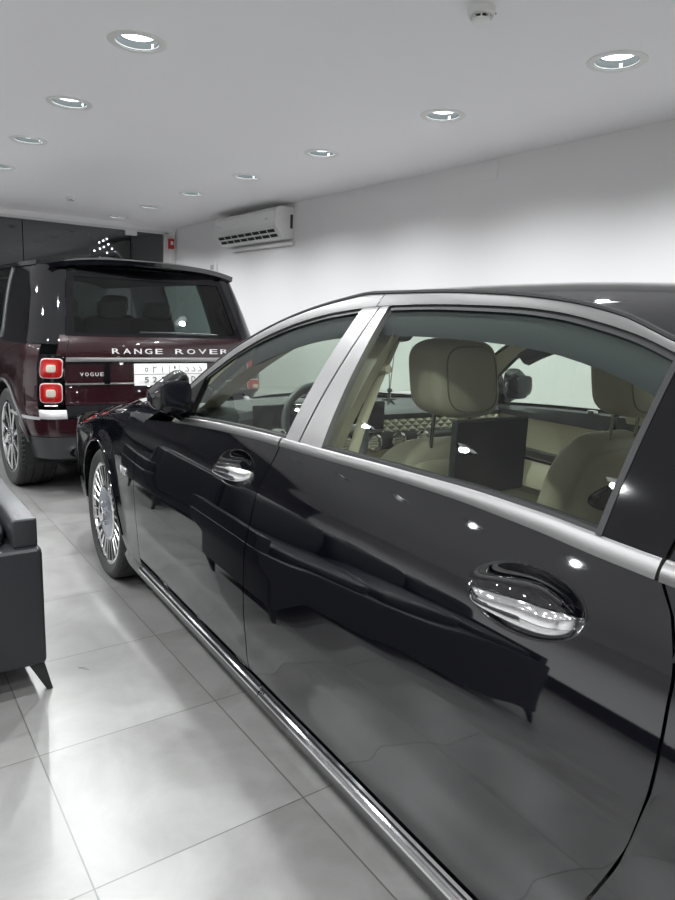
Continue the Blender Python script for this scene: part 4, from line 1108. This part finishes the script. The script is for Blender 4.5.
b = MB(); b.prism([(-.10, 0), (.09, 0), (-.055, .075), (-.085, .07)], .02, Matrix.Translation((.03, 1.05, 1.822)) @ Matrix(((0, 0, 1, -.01), (-1, 0, 0, 0), (0, 1, 0, 0), (0, 0, 0, 1)))); b.build('roof_aerial', M['gloss_black'], rf, bevel=.006)
b = MB(); P = [[Vector((x * .76, lerp(3.42 + .15 * (1 - x * x), 4.05 + .2 * (1 - x * x), v), lerp(1.70, 1.10, v) + .06 * (1 - x * x) * (1 - v))) for x in [-1 + 2 * j / 16 for j in range(17)]] for v in [i / 10 for i in range(11)]]
b.grid(P); b.build('windscreen', M['privacy'], suv)
b = MB(); P = [[Vector((x * lerp(.93, .88, v), lerp(3.95 + .2 * (1 - x * x), 4.45 + .12 * (1 - x * x), v), 1.08 + .05 * (1 - x * x) - .04 * v)) for x in [-1 + 2 * j / 16 for j in range(17)]] for v in [i / 8 for i in range(9)]]
b.grid(P); b.build('bonnet', MP, suv)
b = MB(); P = []
for z, ins in ((.30, .06), (.40, .0), (.80, .0), (.98, .03), (1.05, .08)):
    P.append([Vector((cx * (.955 - ins * .3), 4.45 + cy * (.17 - ins) , z)) for cx, cy in ring(0, 3.5)])
b.grid(P); b.build('front_end', MP, suv)
b = MB(); b.box((0, 2.1, .33), (1.30, 4.3, .10)); b.box((0, 2.0, .5), (1.2, 4.0, .3)); b.build('underbody', M['under'], suv, smooth=False)
b = MB(); b.box((0, .75, .97), (1.45, 1.0, .04)); b.build('load_cover', M['plastic'], suv, smooth=False)
b = MB(); b.box((0, .16, 1.155), (1.36, .05, .05)); b.build('tailgate_lining', M['grey_plastic'], suv, bevel=.01)
for x in (-.42, 0.02, .44):
    b = MB(); b.pillow((x, 1.35, 1.12), (.48, .16, .42), .4, R=Matrix.Rotation(.2, 3, 'X') if False else Matrix.Rotation(-.2, 3, 'X')); rsx = b.build('rear_backrest', M['dark_dash'], suv)
    b = MB(); b.pillow((x, 1.22, 1.40), (.26, .11, .16), .5); b.build('headrest', M['grey_plastic'], rsx)
for x in (-.42, .42):
    b = MB(); b.pillow((x, 2.3, 1.05), (.50, .16, .60), .4); rsx = b.build('front_seat', M['dark_dash'], suv)
    b = MB(); b.pillow((x, 2.28, 1.46), (.28, .11, .18), .5); b.build('headrest', M['dark_dash'], rsx)
b = MB(); b.grid([[p + Vector((0, .05 if i == 0 else 0, -.05)) for p in r_] for i, r_ in enumerate([[Vector((x * .66, y, 1.69 + .08 * (1 - abs(x) ** 3))) for x in [-1 + 2 * j / 12 for j in range(13)]] for y in (.3, 1.0, 2.0, 3.3)])]); b.build('roof_lining', M['dark_dash'], suv)

# ------------------------------------------------------------------ black leather sofa (front towards the viewer)
sofa = thing('sofa', 'black leather sofa with slanted leg cut off by the left picture edge', 'sofa', (-.62, 2.42, 0), 0)
XR = 1.105   # right end relative to the root
b = MB(); b.box((0, .42, .335), (2 * XR, .84, .44)); b.build('base', M['sofa'], sofa, bevel=.022, seg=3)
for sg in (1, -1):
    b = MB(); b.box((sg * (XR - .050), .43, .605), (.082, .80, .105)); b.build('armrest', M['sofa'], sofa, bevel=.012, seg=3)
    b = MB(); b.tube([(sg * (XR - .014), .04, .652), (sg * (XR - .014), .82, .652)], .004, 6); b.build('armrest_seam', M['sofa'], sofa)
b = MB(); b.box((0, .80, .58), (2 * XR - .18, .16, .50)); b.build('backrest', M['sofa'], sofa, bevel=.03, seg=3)
for k in range(3):
    x = -XR + .09 + (2 * XR - .18) / 3 * (k + .5)
    b = MB(); b.pillow((x, .36, .575), ((2 * XR - .18) / 3 - .006, .66, .09), .35); b.build('seat_cushion', M['sofa'], sofa)
    b = MB(); b.pillow((x, .66, .73), ((2 * XR - .18) / 3 - .03, .20, .34), .55, R=Matrix.Rotation(-.18, 3, 'X')); b.build('back_cushion', M['sofa'], sofa)
for sx in (1, -1):
    for sy in (0, 1):
        y0 = .05 + sy * .72
        b = MB(); q0 = [(-.036, -.02), (.022, -.02), (.022, .03), (-.036, .03)]; top = [Vector((sx * (XR - .03 + a), y0 + c_, .125)) for a, c_ in q0]
        bot = [Vector((sx * (XR + .012 + a * .35), y0 - .02 + c_ * .4, .0)) for a, c_ in q0]
        mid = [p.lerp(q_, .35) for p, q_ in zip(top, bot)]
        b.grid([bot, mid, top], cv=True); b.f.append((0, 1, 2, 3)); b.f.append((8, 9, 10, 11)); b.build('leg', M['rubber'], sofa, bevel=.003)

sofa2 = copy_tree(sofa); sofa2.location = (-.75, 5.35, 0); sofa2.rotation_euler = (0, 0, PI)  # unseen copy, added to darken the reflections along the sedan's doors
tag(sofa2, 'added black leather sofa out of view behind the first one, for dark door reflections', 'sofa')
